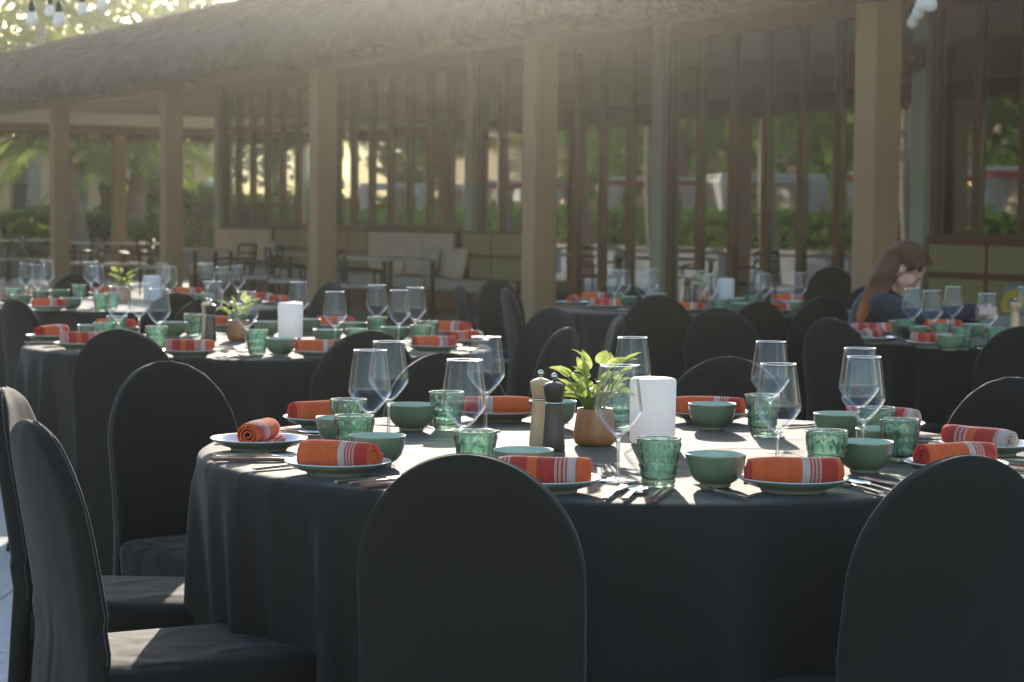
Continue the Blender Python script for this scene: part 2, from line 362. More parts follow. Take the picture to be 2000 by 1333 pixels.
def strand(p, d, l, w, side):
    b = len(sm.v); q = p + d * l
    sm.v.extend((p - side * w / 2, p + side * w / 2, q + side * w * .2, q - side * w * .2)); sm.face((b, b + 1, b + 2, b + 3), 0, False)
seg = []
for j in range(1, 9):
    (b0, z0), (b1, z1) = prof[j], prof[j + 1]; seg.append((b0, z0, b1, z1, math.hypot(b1 - b0, z1 - z0)))
tot = sum(s_[4] for s_ in seg)
for n in range(46000):
    a = -9 + rnd.random() * 38; u = rnd.random() * tot; j = 0
    while u > seg[j][4] and j < len(seg) - 1: u -= seg[j][4]; j += 1
    b0, z0, b1, z1, l = seg[j]; f = u / l; b = b0 + (b1 - b0) * f; z = z0 + (z1 - z0) * f
    dn = Vector((0, (b0 - b1) / l, (z0 - z1) / l))          # down the slope
    nrm = Vector((0, -(z1 - z0) / l, (b1 - b0) / l))
    if nrm.y > 0 and j > 3: nrm = -nrm
    d = dn + nrm * rnd.uniform(.0, .16) + Vector((rnd.uniform(-.3, .3), 0, 0)); d.z -= .06; d.normalize()
    p = L(a, b + wob(a, j + 1) - .005, z + .8 * wob(a + 3, j + 1) + .005); dw = (PT * d.x + PN * d.y + UZ * d.z)
    side = dw.cross(PT * rnd.uniform(-.3, .3) + UZ * .5 - PN).normalized()
    strand(p, dw, rnd.uniform(.07, .22), rnd.uniform(.007, .019), side)
for n in range(5000):
    b = -.6 + rnd.random() * 9.6; p = L(28.9 + rnd.uniform(-.25, .15), b, 2.9 + rnd.random() * .18)
    strand(p, (UZ * -1 + PT * rnd.uniform(-.2, .3) + PN * rnd.uniform(-.3, .3)).normalized(), rnd.uniform(.1, .3), rnd.uniform(.01, .02), PN)
so = sm.build('straw', M['straw'], roof, kind='stuff')
# upper storey glimpsed above the thatch
us = thing('upper_storey', label='pale upper storey with a grey green corner post above the thatched roof', cat='building')
mb = MB(); bbox(mb, 20.5, 25.3, 6.5, 11, 3.96, 6.2); mb.build('wall', mat('pale_render', (.66, .66, .60), .8, var=.04, vscale=2), us)
mb = MB(); bbox(mb, 25.31, 25.55, 6.3, 6.6, 3.96, 6.2); mb.build('corner_post', M['sage'], us)
# wall lamp on the sage post beside the right-hand column
wl_ = thing('wall_lamp', loc=L(BAY - .02, W_B - .2, 2.86), label='round bronze wall lamp on the sage green post beside the nearest column', cat='lamp')
bronze = mat('bronze', (.13, .10, .05), .4, .8)
q = MB(); q.lathe([(.0, -.05), (.14, -.05), (.17, -.03), (.17, .03), (.14, .05), (.12, .05), (.12, -.02), (0, -.02)], 28); bo = q.build('shade', bronze, wl_)
q2 = MB(); q2.lathe([(0, -.015), (.06, -.015), (.06, .06), (0, .075)], 20); bi = q2.build('lamp_cup', mat('dull_brass', (.30, .26, .15), .45, .6), wl_)
qt = MB(); qt.tube([(0, 0, -.05), (0, 0, -.2)], .02); br = qt.build('bracket', bronze, wl_)
wl_.scale = (.8, .8, .8); wl_.rotation_euler = (-PN).to_track_quat('Z', 'Y').to_euler()

# ------------------------------------------------------------------ tables and their cloths
TZ, TR = .75, .92
TABLES = {  # centre of each round table, phrase used in labels
    'front': (Vector((.238, 4.734, 0)), 'the front table'),
    'left': (Vector((-.998, 8.526, 0)), 'the middle left table'),
    'woman': (Vector((2.40, 9.60, 0)), 'the seated woman\'s table'),
    'shade': (Vector((1.14, 12.45, 0)), 'the shaded back table'),
    'far': (Vector((-2.13, 12.30, 0)), 'the far left table'),
}
def cloth_mesh(seed, n=300):
    r = random.Random(seed); nf = 27
    pk = [(i + r.uniform(-.33, .33)) * 2 * math.pi / nf for i in range(nf)]; am = [r.uniform(.45, 1.1) for _ in pk]; wdt = [r.uniform(.028, .075) for _ in pk]; sk = [r.uniform(-.10, .10) for _ in pk]
    def fold(a, t):
        v = 0
        for p, m_, w, s_ in zip(pk, am, wdt, sk):
            d = (a - p - s_ * t + math.pi) % (2 * math.pi) - math.pi
            v += m_ * math.exp(-(d / w) ** 2)
        return v
    mb = MB(); rows = []
    def top(a, rad): return .0014 * math.sin(5 * rad * math.cos(a) + seed) * math.sin(4 * rad * math.sin(a) + 1.3 * seed)
    for rad in (.0005, .12, .25, .4, .55, .7, .8, .87, .895, .908):
        rows.append([(rad * math.cos(2 * math.pi * k / n), rad * math.sin(2 * math.pi * k / n), TZ + top(2 * math.pi * k / n, rad) - (.002 if rad > .9 else 0)) for k in range(n)])
    for rad, z in ((.9165, TZ - .007), (.920, TZ - .016), (.921, TZ - .03)):
        rows.append([(rad * math.cos(2 * math.pi * k / n), rad * math.sin(2 * math.pi * k / n), z) for k in range(n)])
    for i in range(1, 19):
        t = i / 18; z = TZ - .03 - t * (TZ - .038)
        row = []
        for k in range(n):
            a = 2 * math.pi * k / n; f = fold(a, t)
            rad = .921 - .080 * t + (.02 * t + .105 * t ** .62) * f * .85 + .006 * math.sin(9 * a + seed + 3 * t) * t
            row.append((rad * math.cos(a), rad * math.sin(a), z))
        rows.append(row)
    mb.grid(rows, wrap=True)
    return mb.mesh('tablecloth', M['cloth'])
wood_dark = mat('table_plywood', (.25, .17, .10), .6, var=.15, vscale=8)
tt = MB().lathe([(0, TZ - .03), (.905, TZ - .03), (.905, TZ - .006), (0, TZ - .006)], 64).mesh('tabletop', wood_dark)
tl = MB().lathe([(0, 0), (.3, 0), (.3, .03), (.05, .06), (.05, TZ - .03), (0, TZ - .03)], 24).mesh('pedestal', M['beam'])
cl_label = {'front': 'floor length black cloth on the front table, sunlit across its top', 'left': 'floor length black cloth on the middle left table behind the front table',
            'woman': 'black cloth on the round table where the woman sits', 'shade': 'black cloth on the shaded back table between the two right columns', 'far': 'black cloth on the far left table at the picture edge'}
for i, (k, (c, ph_)) in enumerate(TABLES.items()):
    t = thing('round_table', loc=c, label='round pedestal table under the black cloth of ' + ph_, cat='table', group='round banquet tables')
    link('tabletop', tt, t); link('pedestal', tl, t)
    link('tablecloth', cloth_mesh(i + 1, 420 if i < 2 else 240), loc=c, rz=i * 1.3, label=cl_label[k], cat='tablecloth', group='black tablecloths')

# ------------------------------------------------------------------ covered chairs
CH_TOP = .87
def chair_meshes(seed):
    r = random.Random(seed); lean = math.tan(R(9))
    def hw(z):
        zc, H, w = .655, CH_TOP - .655, .191
        return w * (.985 + .015 * z / zc) if z <= zc else w * math.sqrt(max(0, 1 - ((z - zc) / H) ** 2))
    zs = [.015 + .06 * i for i in range(7)] + [.43 + .225 * i / 10 for i in range(10)] + [.655 + (CH_TOP - .655) * math.sin(math.pi / 2 * i / 18) for i in range(19)]
    m_ = 22; back = MB(); p1, p2 = r.uniform(0, 6), r.uniform(0, 6)
    def pt(z, s, side):
        w = hw(z); x = w * math.sin(s * math.pi / 2); e = max(0.0, 1 - abs(s) ** 5) ** .5
        ed = min(1.0, (CH_TOP - z) / .035) ** .5 if z > CH_TOP - .035 else 1.0
        th = .003 + .020 * e * ed
        y = (-(z - .45) * lean if z > .45 else -.05 * (.45 - z) + .008 * math.sin(16 * x + p1) * (.45 - z)) + .018 * (x / .19) ** 2 * (1 if z > .5 else .6) + side * th
        y += side * .002 * math.sin(13 * x + p1 + 9 * z) * e * ed + .0025 * math.sin(7 * z + p2 + 4 * x)
        return Vector((x, y, z))
    fr = [[pt(z, -1 + 2 * k / m_, 1) for k in range(m_ + 1)] for z in zs]; bk = [[pt(z, 1 - 2 * k / m_, -1) for k in range(m_ + 1)] for z in zs]
    back.grid([a + b for a, b in zip(fr, bk)], wrap=True)
    seam = MB()
    for side in (1,):
        path = [pt(z, -.985, side) for z in zs[7:]] + [pt(z, .985, side) for z in reversed(zs[7:])]
        path = [p + Vector((0, side * .0012, 0)) + (Vector((0, 0, .0016 * math.sin(i * 1.9))) if seed % 2 else Vector((0, 0, 0))) for i, p in enumerate(path)]
        seam.tube(path, .0013, 5)
    def rr(hx, y0, y1, rad, n=11):
        out = []
        for cx, cy_, a0 in ((hx - rad, y1 - rad, 0), (-hx + rad, y1 - rad, 90), (-hx + rad, y0 + rad, 180), (hx - rad, y0 + rad, 270)):
            for i in range(n): a = R(a0 + 90 * i / (n - 1)); out.append((cx + rad * math.cos(a), cy_ + rad * math.sin(a)))
        return out
    seat = MB(); rows = []
    for ins, z in ((.17, .4735), (.12, .4735), (.06, .472), (.025, .466), (.008, .458), (0, .445), (0, .43), (.003, .40), (.004, .385)):
        o = rr(.205 - ins, -.0 + ins * .9, .495 - ins, max(.012, .075 - ins))
        rows.append([(x, y, z - .047 + .0035 * math.sin(17 * x + p1) * math.sin(13 * y + p2)) for x, y in o])
    seat.grid(rows, wrap=True); nn = len(rows[0]); seat.face(list(range(nn))[::-1], 0)
    sk = MB(); rows = []; nn = 44
    for i in range(13):
        t = i / 12; z = .342 - t * .334; o = rr(.200 + .020 * t, .015, .492 + .02 * t, .07)
        row = []
        for j, (x, y) in enumerate(o):
            f = 1 + (.030 * math.sin(j * 1.35 + p1) + .022 * math.sin(j * .61 + p2)) * t * 1.1
            row.append((x * f, .2 + (y - .2) * f, z))
        rows.append(row)
    sk.grid(rows, wrap=True)
    return [('backrest', back.mesh('backrest', M['cover'])), ('seam', seam.mesh('seam', M['seam'])), ('seat', seat.mesh('seat', M['cover'])), ('skirt', sk.mesh('skirt', M['cover']))]
CHV = [chair_meshes(s_) for s_ in range(4)]
def chair(px, py, face, label, v=0, group='black covered chairs', dz=0, sc=1.0):
    """px, py: where the crown of the backrest shows; face: heading of the seat in degrees from +X, or a table key"""
    p = at(px, py, CH_TOP * sc)
    if isinstance(face, str): d = TABLES[face][0] - p; ang = math.atan2(d.y, d.x)
    elif isinstance(face, tuple): d = TABLES[face[0]][0] - p; ang = math.atan2(d.y, d.x) + R(face[1])
    else: ang = R(face)
    fwd = Vector((math.cos(ang), math.sin(ang), 0)); off = (CH_TOP - .45) * math.tan(R(9)) * sc
    o = thing('covered_chair', loc=(p.x + fwd.x * off, p.y + fwd.y * off, 0), rz=ang - math.pi / 2, label=label, cat='chair', group=group)
    o.scale = (sc, sc, sc)
    for n, me in CHV[v]: link(n, me, o)
    return o
chair(911, 887, ('front', 6), 'black covered chair seen from behind, nearest in the middle', 0)
chair(1888, 889, ('front', 0), 'black covered chair seen from behind in the lower right corner', 2)
chair(60, 820, 28, 'black covered chair turned sideways in the lower left corner', 1)
chair(6, 757, 2, 'black chair seen edge on at the left edge, just above the corner chair', 3)
chair(322, 706, -50, 'black covered chair left of the front table, showing its front and lit seat', 1)
chair(868, 690, 'front', 'black covered chair behind the left wine glasses of the front table', 2)
chair(1425, 697, 'front', 'black covered chair behind the front table, right of the white lamp', 0)
chair(1985, 738, ('front', 10), 'black covered chair behind the rolled napkins at the right edge', 1)
chair(235, 643, ('left', 4), 'black covered chair seen from behind at the left of the middle left table', 2)
chair(722, 646, ('left', 0), 'black covered chair seen from behind at the right of the middle left table', 0)
chair(28, 584, 40, 'black covered chair behind the left end of the middle left table', 3)
chair(1106, 640, ('left', 12), 'lower of the two black chairs just left of the potted plant', 1)
chair(1082, 601, ('left', 0), 'upper of the two black chairs just left of the potted plant', 3)
chair(1211, 618, 182, 'black covered chair seen edge on, half hidden by the large chair of the shaded table', 0)
chair(897, 556, -6, 'slim black chair seen edge on in front of the cushioned bench', 2)
chair(988, 563, ('shade', 0), 'front black chair of the two beside the middle column', 0)
chair(968, 546, ('shade', 0), 'rear black chair of the two beside the middle column', 2)
chair(1285, 577, ('shade', 8), 'large black chair seen from behind before the shaded back table', 1)
chair(1405, 602, 60, 'black covered chair below the white lamp of the shaded back table', 3)
chair(1485, 588, 120, 'narrow black chair angled in front of the shaded back table', 2)
chair(1612, 578, ('shade', 0), 'black covered chair at the right side of the shaded back table', 0)
chair(1622, 621, ('woman', 0), 'black covered chair with a lit rim left of the table beside the woman', 1)
chair(1700, 558, ('shade', 0), 'black covered chair just behind the long hair of the woman', 2)
chair(1672, 589, -6, 'black covered chair on which the woman sits', 3)
chair(2000, 638, ('woman', 0), 'black covered chair seen from behind at the right edge before the woman', 2)
chair(150, 535, ('far', 0), 'black covered chair behind the far left table', 1)
chair(650, 551, ('far', 0), 'black covered chair at the foot of the third column from the right', 3)
chair(345, 572, ('far', 20), 'black covered chair just left of the dark pepper mill, farther one', 0)
chair(405, 583, ('left', 0), 'black covered chair just behind the dark pepper mill, nearer one', 2)
chair(1225, 556, ('shade', 0), 'black covered chair behind the wine glasses of the shaded table', 1)
chair(1626, 521, 250, 'tall square black chair against the lit side of the nearest column', 3, sc=1.05)

# ------------------------------------------------------------------ tableware meshes
def plate_mesh(topm):
    pr = [(0, .004, 1), (.052, .004, 1), (.055, 0, 2), (.060, 0, 2), (.062, .006, 1), (.085, .013, 1), (.102, .0235, 1), (.105, .026, 0), (.1045, .0275, 0), (.101, .027, 0), (.088, .0185, 0), (.076, .0125, 0), (.066, .0105, 0), (0, .0105, 0)]
    return MB().lathe(pr, 56).mesh('plate', [topm, M['plate_under'], M['rim']])
PLATE = [plate_mesh(M['plate_top']), plate_mesh(M['plate_white'])]
pr = [(0, .004, 0), (.025, .004, 0), (.026, 0, 2), (.029, 0, 2), (.0295, .006, 0), (.040, .012, 0), (.050, .024, 0), (.0555, .042, 0), (.0575, .058, 0), (.0580, .0615, 2), (.0570, .063, 2), (.0555, .0615, 1), (.0545, .055, 1), (.051, .037, 1), (.044, .022, 1), (.030, .0115, 1), (0, .009, 1)]
BOWL = MB().lathe(pr, 48).mesh('bowl', [M['bowl_out'], M['bowl_in'], M['rim']])
def tumbler_mesh():
    n = 72
    zs = [.0, .002, .008, .014, .020, .026, .032, .038, .043, .0455, .048, .052, .058, .064, .070, .076, .0815, .085, .0885, .0905]
    outer = []
    for z in zs: outer.append((.0285 + .0135 * (z / .09) ** .8, z))
    inner = [(r - .0038, max(z, .010)) for r, z in outer if z > .009][::-1]
    prof = [(0.0, .001)] + outer + [(outer[-1][0] - .0018, .0912)] + inner + [(0.0, .010)]
    no = len(outer)
    def fn(r, z, a, i):
        if 1 <= i <= no:
            if .006 < z < .043:                       # diamond studs
                q = math.cos(12 * a + z * 330) * math.cos(12 * a - z * 330); r += .0030 * q * abs(q) ** .2
            elif .0455 <= z <= .05: r += .0012
            elif .05 < z < .084:                      # arcs
                ar = abs(math.sin(4 * a)); r += .0028 * math.exp(-((z - .054 - .024 * ar) / .004) ** 2) + .0011 * math.cos(16 * a)
            if z > .085: r += .0012
            if z > .084: z += .0008 * math.cos(8 * a)
        return r, z
    return MB().lathe(prof, n, fn=fn).mesh('tumbler', M['tumbler'])
TUMBLER = tumbler_mesh()
def wine_meshes():
    bowl_o = [(.0042, .083), (.009, .0875), (.020, .099), (.033, .1145), (.0425, .128), (.0455, .1335), (.0462, .139), (.0455, .146), (.0428, .166), (.0392, .192), (.0358, .216), (.0347, .2225)]
    bowl_i = [(r - .0011, z + (.0035 if i < 3 else .0008)) for i, (r, z) in enumerate(bowl_o[1:-1], 1)]
    prof = bowl_o + [(.0341, .2232), (.0336, .2225)] + bowl_i[::-1] + [(.0, .0945)]
    b = MB().lathe(prof, 48).mesh('bowl', M['wine'])
    st = MB().lathe([(.0, .0045), (.0085, .0055), (.0052, .010), (.0040, .020), (.0036, .045), (.0038, .07), (.0052, .082), (.011, .0885), (.0, .0905)], 16).mesh('stem', M['wine_solid'])
    f = MB().lathe([(0, .0), (.0365, .0), (.0372, .0012), (.0365, .0022), (.022, .0036), (.010, .0058), (0, .007)], 40).mesh('foot', M['wine_solid'])
    rim = MB().lathe([(.0344 + .0011 * math.cos(a_), .2230 + .0011 * math.sin(a_)) for a_ in [2 * math.pi * i / 6 for i in range(6)]], 48, closed=True).mesh('rim', M['wine_rim'])
    return b, st, f, rim
WB, WS, WF, WR = wine_meshes()
def napkin_mesh(material, seed):
    r = random.Random(seed); Lh = .086; rad = .0295; turns = 3.3; th0 = r.uniform(3.9, 4.6)
    n = 96; nx = 12; mb = MB(); half = .00165
    def cs(u, off, x):
        ang = th0 + u * turns * 2 * math.pi; rr_ = .0035 + (rad - .0035) * u ** .92 + off
        w = 1 + .05 * math.sin(x * 40 + seed) - .10 * max(0, (abs(x) - .06) / .026) ** 2 + .03 * math.sin(2 * ang + x * 25 + seed)
        y = rr_ * w * math.cos(ang); z = rr_ * w * math.sin(ang)
        if u > .93: k = (u - .93) / .07; y += .004 * k; z -= .001 * k
        z = z if z > -rad * .86 else -rad * .86 + (z + rad * .86) * .15
        return y, z + rad * .9
    ring = [(i / (n - 1), half) for i in range(n)] + [(i / (n - 1), -half) for i in range(n - 1, -1, -1)]
    rows = []
    for j in range(nx + 1):
        x = -Lh + 2 * Lh * j / nx
        rows.append([(x + (.004 * math.sin(u * 19 + seed) + .003 * (1 - u)) * (1 if x > 0 else -1) * (abs(x) / Lh) ** 4, *cs(u, o, x)) for u, o in ring])
    mb.grid(rows, wrap=True); m2 = 2 * n
    for j, flip in ((0, False), (nx, True)):
        b = j * m2
        for i in range(n - 1):
            q = (b + i, b + i + 1, b + m2 - 2 - i, b + m2 - 1 - i); mb.face(q if flip else q[::-1], 0)
    # loose tail under the roll
    tail = [[(x, y, .0035 + .0035 * math.sin(y * 160 + x * 50 + seed) ** 2 + dz) for x in [(-.078 + .156 * i / 10) for i in range(11)]] for y, dz in ((.004, 0), (.016, 0), (.026, 0), (.035, 0), (.035, .003), (.026, .003), (.016, .0035), (.004, .004))]
    mb.grid(tail)
    return mb.mesh('rolled_napkin', material)
NAP = {'A': [napkin_mesh(M['napA'], s_) for s_ in (1, 2, 3)], 'B': [napkin_mesh(M['napB'], s_) for s_ in (4, 5)], 'C': [napkin_mesh(M['napC'], s_) for s_ in (6, 7)]}
def bar(mb, x, y0, y1, w0, w1, z0, z1, t=.0035):
    b = len(mb.v)
    for y, w, z in ((y0, w0, z0), (y1, w1, z1)):
        mb.v.extend((Vector((x - w / 2, y, z)), Vector((x + w / 2, y, z)), Vector((x + w / 2, y, z + t)), Vector((x - w / 2, y, z + t))))
    for k in range(4): k2 = (k + 1) % 4; mb.face((b + k, b + k2, b + 4 + k2, b + 4 + k), 0, False)
    mb.face((b, b + 3, b + 2, b + 1), 0, False); mb.face((b + 4, b + 5, b + 6, b + 7), 0, False)
hm = MB(); bar(hm, 0, -.095, .0, .011, .0075, .0005, .002, .0055); bar(hm, 0, .0, .02, .0075, .006, .002, .004, .0042); HANDLE = hm.mesh('handle', M['steel'])
tm_ = MB(); rows = []
bar(tm_, 0, .02, .042, .007, .021, .004, .003, .0022)
for k in range(4): bar(tm_, -.0087 + .0058 * k, .042, .088, .0036, .0022, .003, .007, .0018)
TINES = tm_.mesh('tines', M['steel'])
km = MB(); rows = []
for i in range(12):
    t = i / 11; y = .02 + .1 * t; w = .0075 + .0085 * math.sin(min(1, t * 1.5) * math.pi / 2); w = w if t < .8 else w * math.sqrt(max(0.02, 1 - ((t - .8) / .2) ** 2)); rows.append([(-.006, y, .003), (-.006 + w, y, .003), (-.006 + w, y, .0040), (-.006, y, .0055)])
km.grid(rows, wrap=True, sm=False); BLADE = km.mesh('blade', M['steel'])
sp_ = MB(); rows = []
for i in range(13):
    t = i / 12; y = .018 + .068 * t; w = .004 + .0165 * math.sin(math.pi * min(1, t * .98 + .02)) ** .7
    rows.append([(w * math.sin(k * math.pi / 8 - math.pi / 2), y, .0065 - .0055 * math.sin(math.pi * t) * math.cos(k * math.pi / 8 - math.pi / 2)) for k in range(9)])
sp_.grid(rows); rows2 = [[Vector(p) - Vector((0, 0, .0012)) for p in r_][::-1] for r_ in rows]; sp_.grid(rows2); SPOON = sp_.mesh('spoon_bowl', M['steel'])
CHOP = MB().tube([(0, -.115, .0045), (0, 0, .004), (0, .115, .0032)], [.0042, .0036, .0022], 6).mesh('chopstick', M['chopstick'])

ITEMS = []      # (object, table, kind phrase, category)
def add(o, table, phrase, cat, group): o['category'] = cat; o['group'] = group; ITEMS.append((o, table, phrase, cat)); return o
def wine(table, px, py, rz=0):
    p = at(px, py, TZ + .2228); o = thing('wine_glass', loc=(p.x, p.y, TZ + .0015))
    o.rotation_euler = (random.uniform(-.008, .008), random.uniform(-.008, .008), random.uniform(0, 6))
    bo = link('bowl', WB, o); link('rim', WR, bo); link('stem', WS, o); link('foot', WF, o)
    return add(o, table, 'clear wine glass', 'wine glass', 'wine glasses')
def tumbler(table, px, py):
    p = at(px, py, TZ + .091); return add(link('tumbler', TUMBLER, loc=(p.x, p.y, TZ + .0015), rz=random.uniform(0, 6)), table, 'green pressed glass tumbler', 'tumbler', 'green tumblers')
def bowl(table, px, py):
    p = at(px, py, TZ + .062); return add(link('bowl', BOWL, loc=(p.x, p.y, TZ + .0015), rz=random.uniform(0, 6)), table, 'green ceramic bowl', 'bowl', 'green bowls')
def place(table, px, py, nang, var='A', v=0, wh=False, cut='fksc', flip=False, dx=0):
    """plate with its napkin and cutlery; px, py is the middle of the plate rim"""
    p = at(px, py, TZ + .026); p.z = TZ; C = TABLES[table][0] + Vector((0, 0, TZ))
    add(link('plate', PLATE[1 if wh else 0], loc=(p.x, p.y, TZ + .0015), rz=random.uniform(0, 6)), table, 'pale ceramic plate', 'plate', 'pale plates')
    o = link('rolled_napkin', NAP[var][v % len(NAP[var])], loc=(p.x + dx, p.y, TZ + .0125), rz=R(nang) + (math.pi if flip else 0))
    o.scale = (random.uniform(.93, 1.03), random.uniform(.95, 1.08), random.uniform(.94, 1.06))
    add(o, table, {'A': 'orange rolled napkin with white band', 'B': 'red striped rolled napkin', 'C': 'pink striped rolled napkin'}[var], 'napkin', 'rolled napkins')
    din = (C - p); din.z = 0; din.normalize(); rt = Vector((din.y, -din.x, 0)); ang = math.atan2(din.y, din.x) - math.pi / 2
    sway = random.uniform(-.06, .06)
    def lay(nm, off, parts, phrase, cat, dr=0.0, tilt=0.0, push=0):
        # keep the piece on the table
        q = p + rt * off + din * push
        rr_ = (q - C).length
        if rr_ > .80: q = C + (q - C) * (.80 / rr_)
        a = ang + tilt + sway
        if len(parts) == 1: o = link(nm, parts[0][1], loc=(q.x, q.y, TZ + .0018), rz=a)
        else:
            o = thing(nm, loc=(q.x, q.y, TZ + .0018), rz=a)
            for n_, me in parts: link(n_, me, o)
        add(o, table, phrase, cat, cat + 's')
    if 'f' in cut: lay('fork', -.150, [('handle', HANDLE), ('tines', TINES)], 'steel dinner fork', 'fork', tilt=.1)
    if 'k' in cut: lay('knife', .135, [('handle', HANDLE), ('blade', BLADE)], 'steel table knife', 'knife', push=-.03)
    if 's' in cut: lay('spoon', .172, [('handle', HANDLE), ('spoon_bowl', SPOON)], 'steel dessert spoon', 'spoon', push=-.03)
    if 'c' in cut:
        lay('chopstick', .213, [('', CHOP)], 'reddish wooden chopstick', 'chopstick', tilt=.012)
        lay('chopstick', .226, [('', CHOP)], 'reddish wooden chopstick', 'chopstick', tilt=-.01)

# ---- front table
T = 'front'
for x, y in ((723, 686), (760, 669), (906, 705), (950, 660), (1236, 661), (1209, 716), (1505, 669), (1521, 713), (1679, 682), (1688, 699)): wine(T, x, y)
for x, y in ((692, 813), (681, 781), (929, 843), (873, 766), (1287, 857), (1490, 772), (1615, 842), (1758, 820), (1714, 797), (1214, 762)): tumbler(T, x, y)
for x, y in ((737, 852), (668, 817), (804, 791), (1022, 880), (1080, 785), (1391, 790), (1398, 888), (1689, 864), (1638, 809), (1724, 839)): bowl(T, x, y)
place(T, 506, 857, 80, 'A', 0, wh=True, flip=True)
place(T, 660, 902, -22, 'A', 1)
place(T, 1064, 934, -7, 'B', 0)
place(T, 1549, 934, 3, 'A', 2)
place(T, 1868, 904, 24, 'A', 0, wh=True)
place(T, 1930, 866, -48, 'C', 0, dx=-.02)
place(T, 1722, 826, -28, 'C', 1)
place(T, 1385, 805, -9, 'A', 1)
place(T, 972, 803, 2, 'A', 2, flip=True)
place(T, 638, 815, 22, 'A', 0)
# ---- middle left table
T = 'left'
for x, y in ((231, 561), (271, 556), (310, 566), (416, 551), (481, 571), (583, 552), (655, 571), (736, 558), (779, 568), (811, 563)): wine(T, x, y)
for x, y in ((204, 631), (306, 638), (378, 614), (502, 645), (737, 620), (697, 643), (836, 628), (822, 636), (228, 618), (470, 607)): tumbler(T, x, y)
for x, y in ((549, 662), (338, 630), (522, 629), (690, 631), (772, 640), (180, 636), (600, 624), (640, 645)): bowl(T, x, y)
place(T, 102, 655, 66, 'A', 0, wh=True); place(T, 160, 670, 30, 'B', 0, wh=True); place(T, 371, 684, 0, 'B', 1); place(T, 625, 685, 4, 'A', 2)
place(T, 849, 675, 16, 'A', 1); place(T, 905, 664, 42, 'C', 0, wh=True); place(T, 880, 646, -22, 'A', 0, wh=True); place(T, 655, 634, 0, 'A', 1, cut='ks'); place(T, 440, 634, 2, 'A', 2, cut='fk'); place(T, 225, 640, 0, 'A', 0, cut='f')
# ---- table beside the woman
T = 'woman'
for x, y in ((1783, 564), (1821, 569), (1862, 561), (1928, 575), (2004, 562)): wine(T, x, y)
for x, y in ((1768, 625), (1946, 641), (1838, 633), (1880, 640)): tumbler(T, x, y)
for x, y in ((1785, 638), (1855, 655), (1905, 634), (1760, 628)): bowl(T, x, y)
place(T, 1700, 647, 10, 'B', 0, cut='f'); place(T, 1704, 659, 60, 'C', 1, wh=True, flip=True); place(T, 1820, 668, -2, 'B', 1); place(T, 1842, 642, 0, 'A', 0, cut='')
# ---- shaded back table
T = 'shade'
for x, y in ((1199, 528), (1217, 529), (1257, 533), (1273, 527), (1369, 530), (1387, 536), (1479, 530), (1491, 535), (1561, 534)): wine(T, x, y)
for x, y in ((1203, 572), (1405, 585), (1470, 577)): tumbler(T, x, y)
for x, y in ((1225, 580), (1440, 583), (1447, 593), (1546, 590), (1285, 574)): bowl(T, x, y)
place(T, 1119, 590, 75, 'A', 0, wh=True, flip=True); place(T, 1163, 583, 5, 'A', 1, cut='f'); place(T, 1182, 597, 4, 'B', 0); place(T, 1343, 604, 0, 'A', 2); place(T, 1512, 606, 20, 'C', 1); place(T, 1540, 587, 0, 'A', 0, cut='')
# ---- far left table
T = 'far'
for x, y in ((51, 515), (74, 518), (92, 511), (177, 512), (189, 521), (317, 515), (331, 522), (405, 516), (434, 523), (464, 520)): wine(T, x, y)
for x, y in ((25, 564), (155, 557), (197, 575), (218, 572)): tumbler(T, x, y)
for x, y in ((78, 569), (116, 567), (139, 583), (42, 577), (400, 576)): bowl(T, x, y)
place(T, 95, 598, 0, 'A', 1); place(T, 368, 573, 2, 'A', 2, cut='f'); place(T, 508, 584, -30, 'C', 0, wh=True, cut='k'); place(T, 545, 590, 66, 'A', 0, wh=True, flip=True); place(T, 205, 572, 60, 'A', 1, cut=''); place(T, 30, 585, 30, 'B', 1, cut='f')

# ---- centre pieces: mills, plants, white lamps
def mill(table, px, py, light, s_=1.0):
    p = at(px, py, TZ); o = thing('pepper_mill', loc=(p.x, p.y, TZ + .0015)); wm = M['mill_light'] if light else M['mill_dark']
    n = 28
    MB().lathe([(0, 0), (.0245, 0), (.0252, .003), (.0232, .030), (.0205, .065), (.0192, .098), (.0192, .101), (0, .101)], n).build('body', wm, o)
    MB().lathe([(0, .1012), (.0182, .1012), (.0186, .1035), (.0182, .1058), (0, .1058)], n).build('band', M['steel'], o)
    MB().lathe([(0, .106), (.0185, .106), (.0195, .110), (.0225, .128), (.0242, .140), (.0240, .1425), (.018, .1465), (.008, .150), (0, .1505)], n).build('head', wm, o)
    MB().lathe([(0, .1505), (.0042, .151), (.0038, .154), (.0062, .1575), (.0072, .1615), (.0060, .166), (.003, .1685), (0, .169)], 20).build('knob', M['steel'], o)
    o.scale = (s_, s_, s_)
    return add(o, table, ('pale' if light else 'dark brown') + ' wooden pepper mill', 'pepper mill', 'pepper mills')
mill('front', 1055, 872, True); mill('front', 1081, 881, False)
mill('left', 404, 662, True); mill('left', 411, 667, False)
mill('shade', 1333, 592, True); mill('shade', 1342, 594, False)
mill('woman', 1982, 654, True)
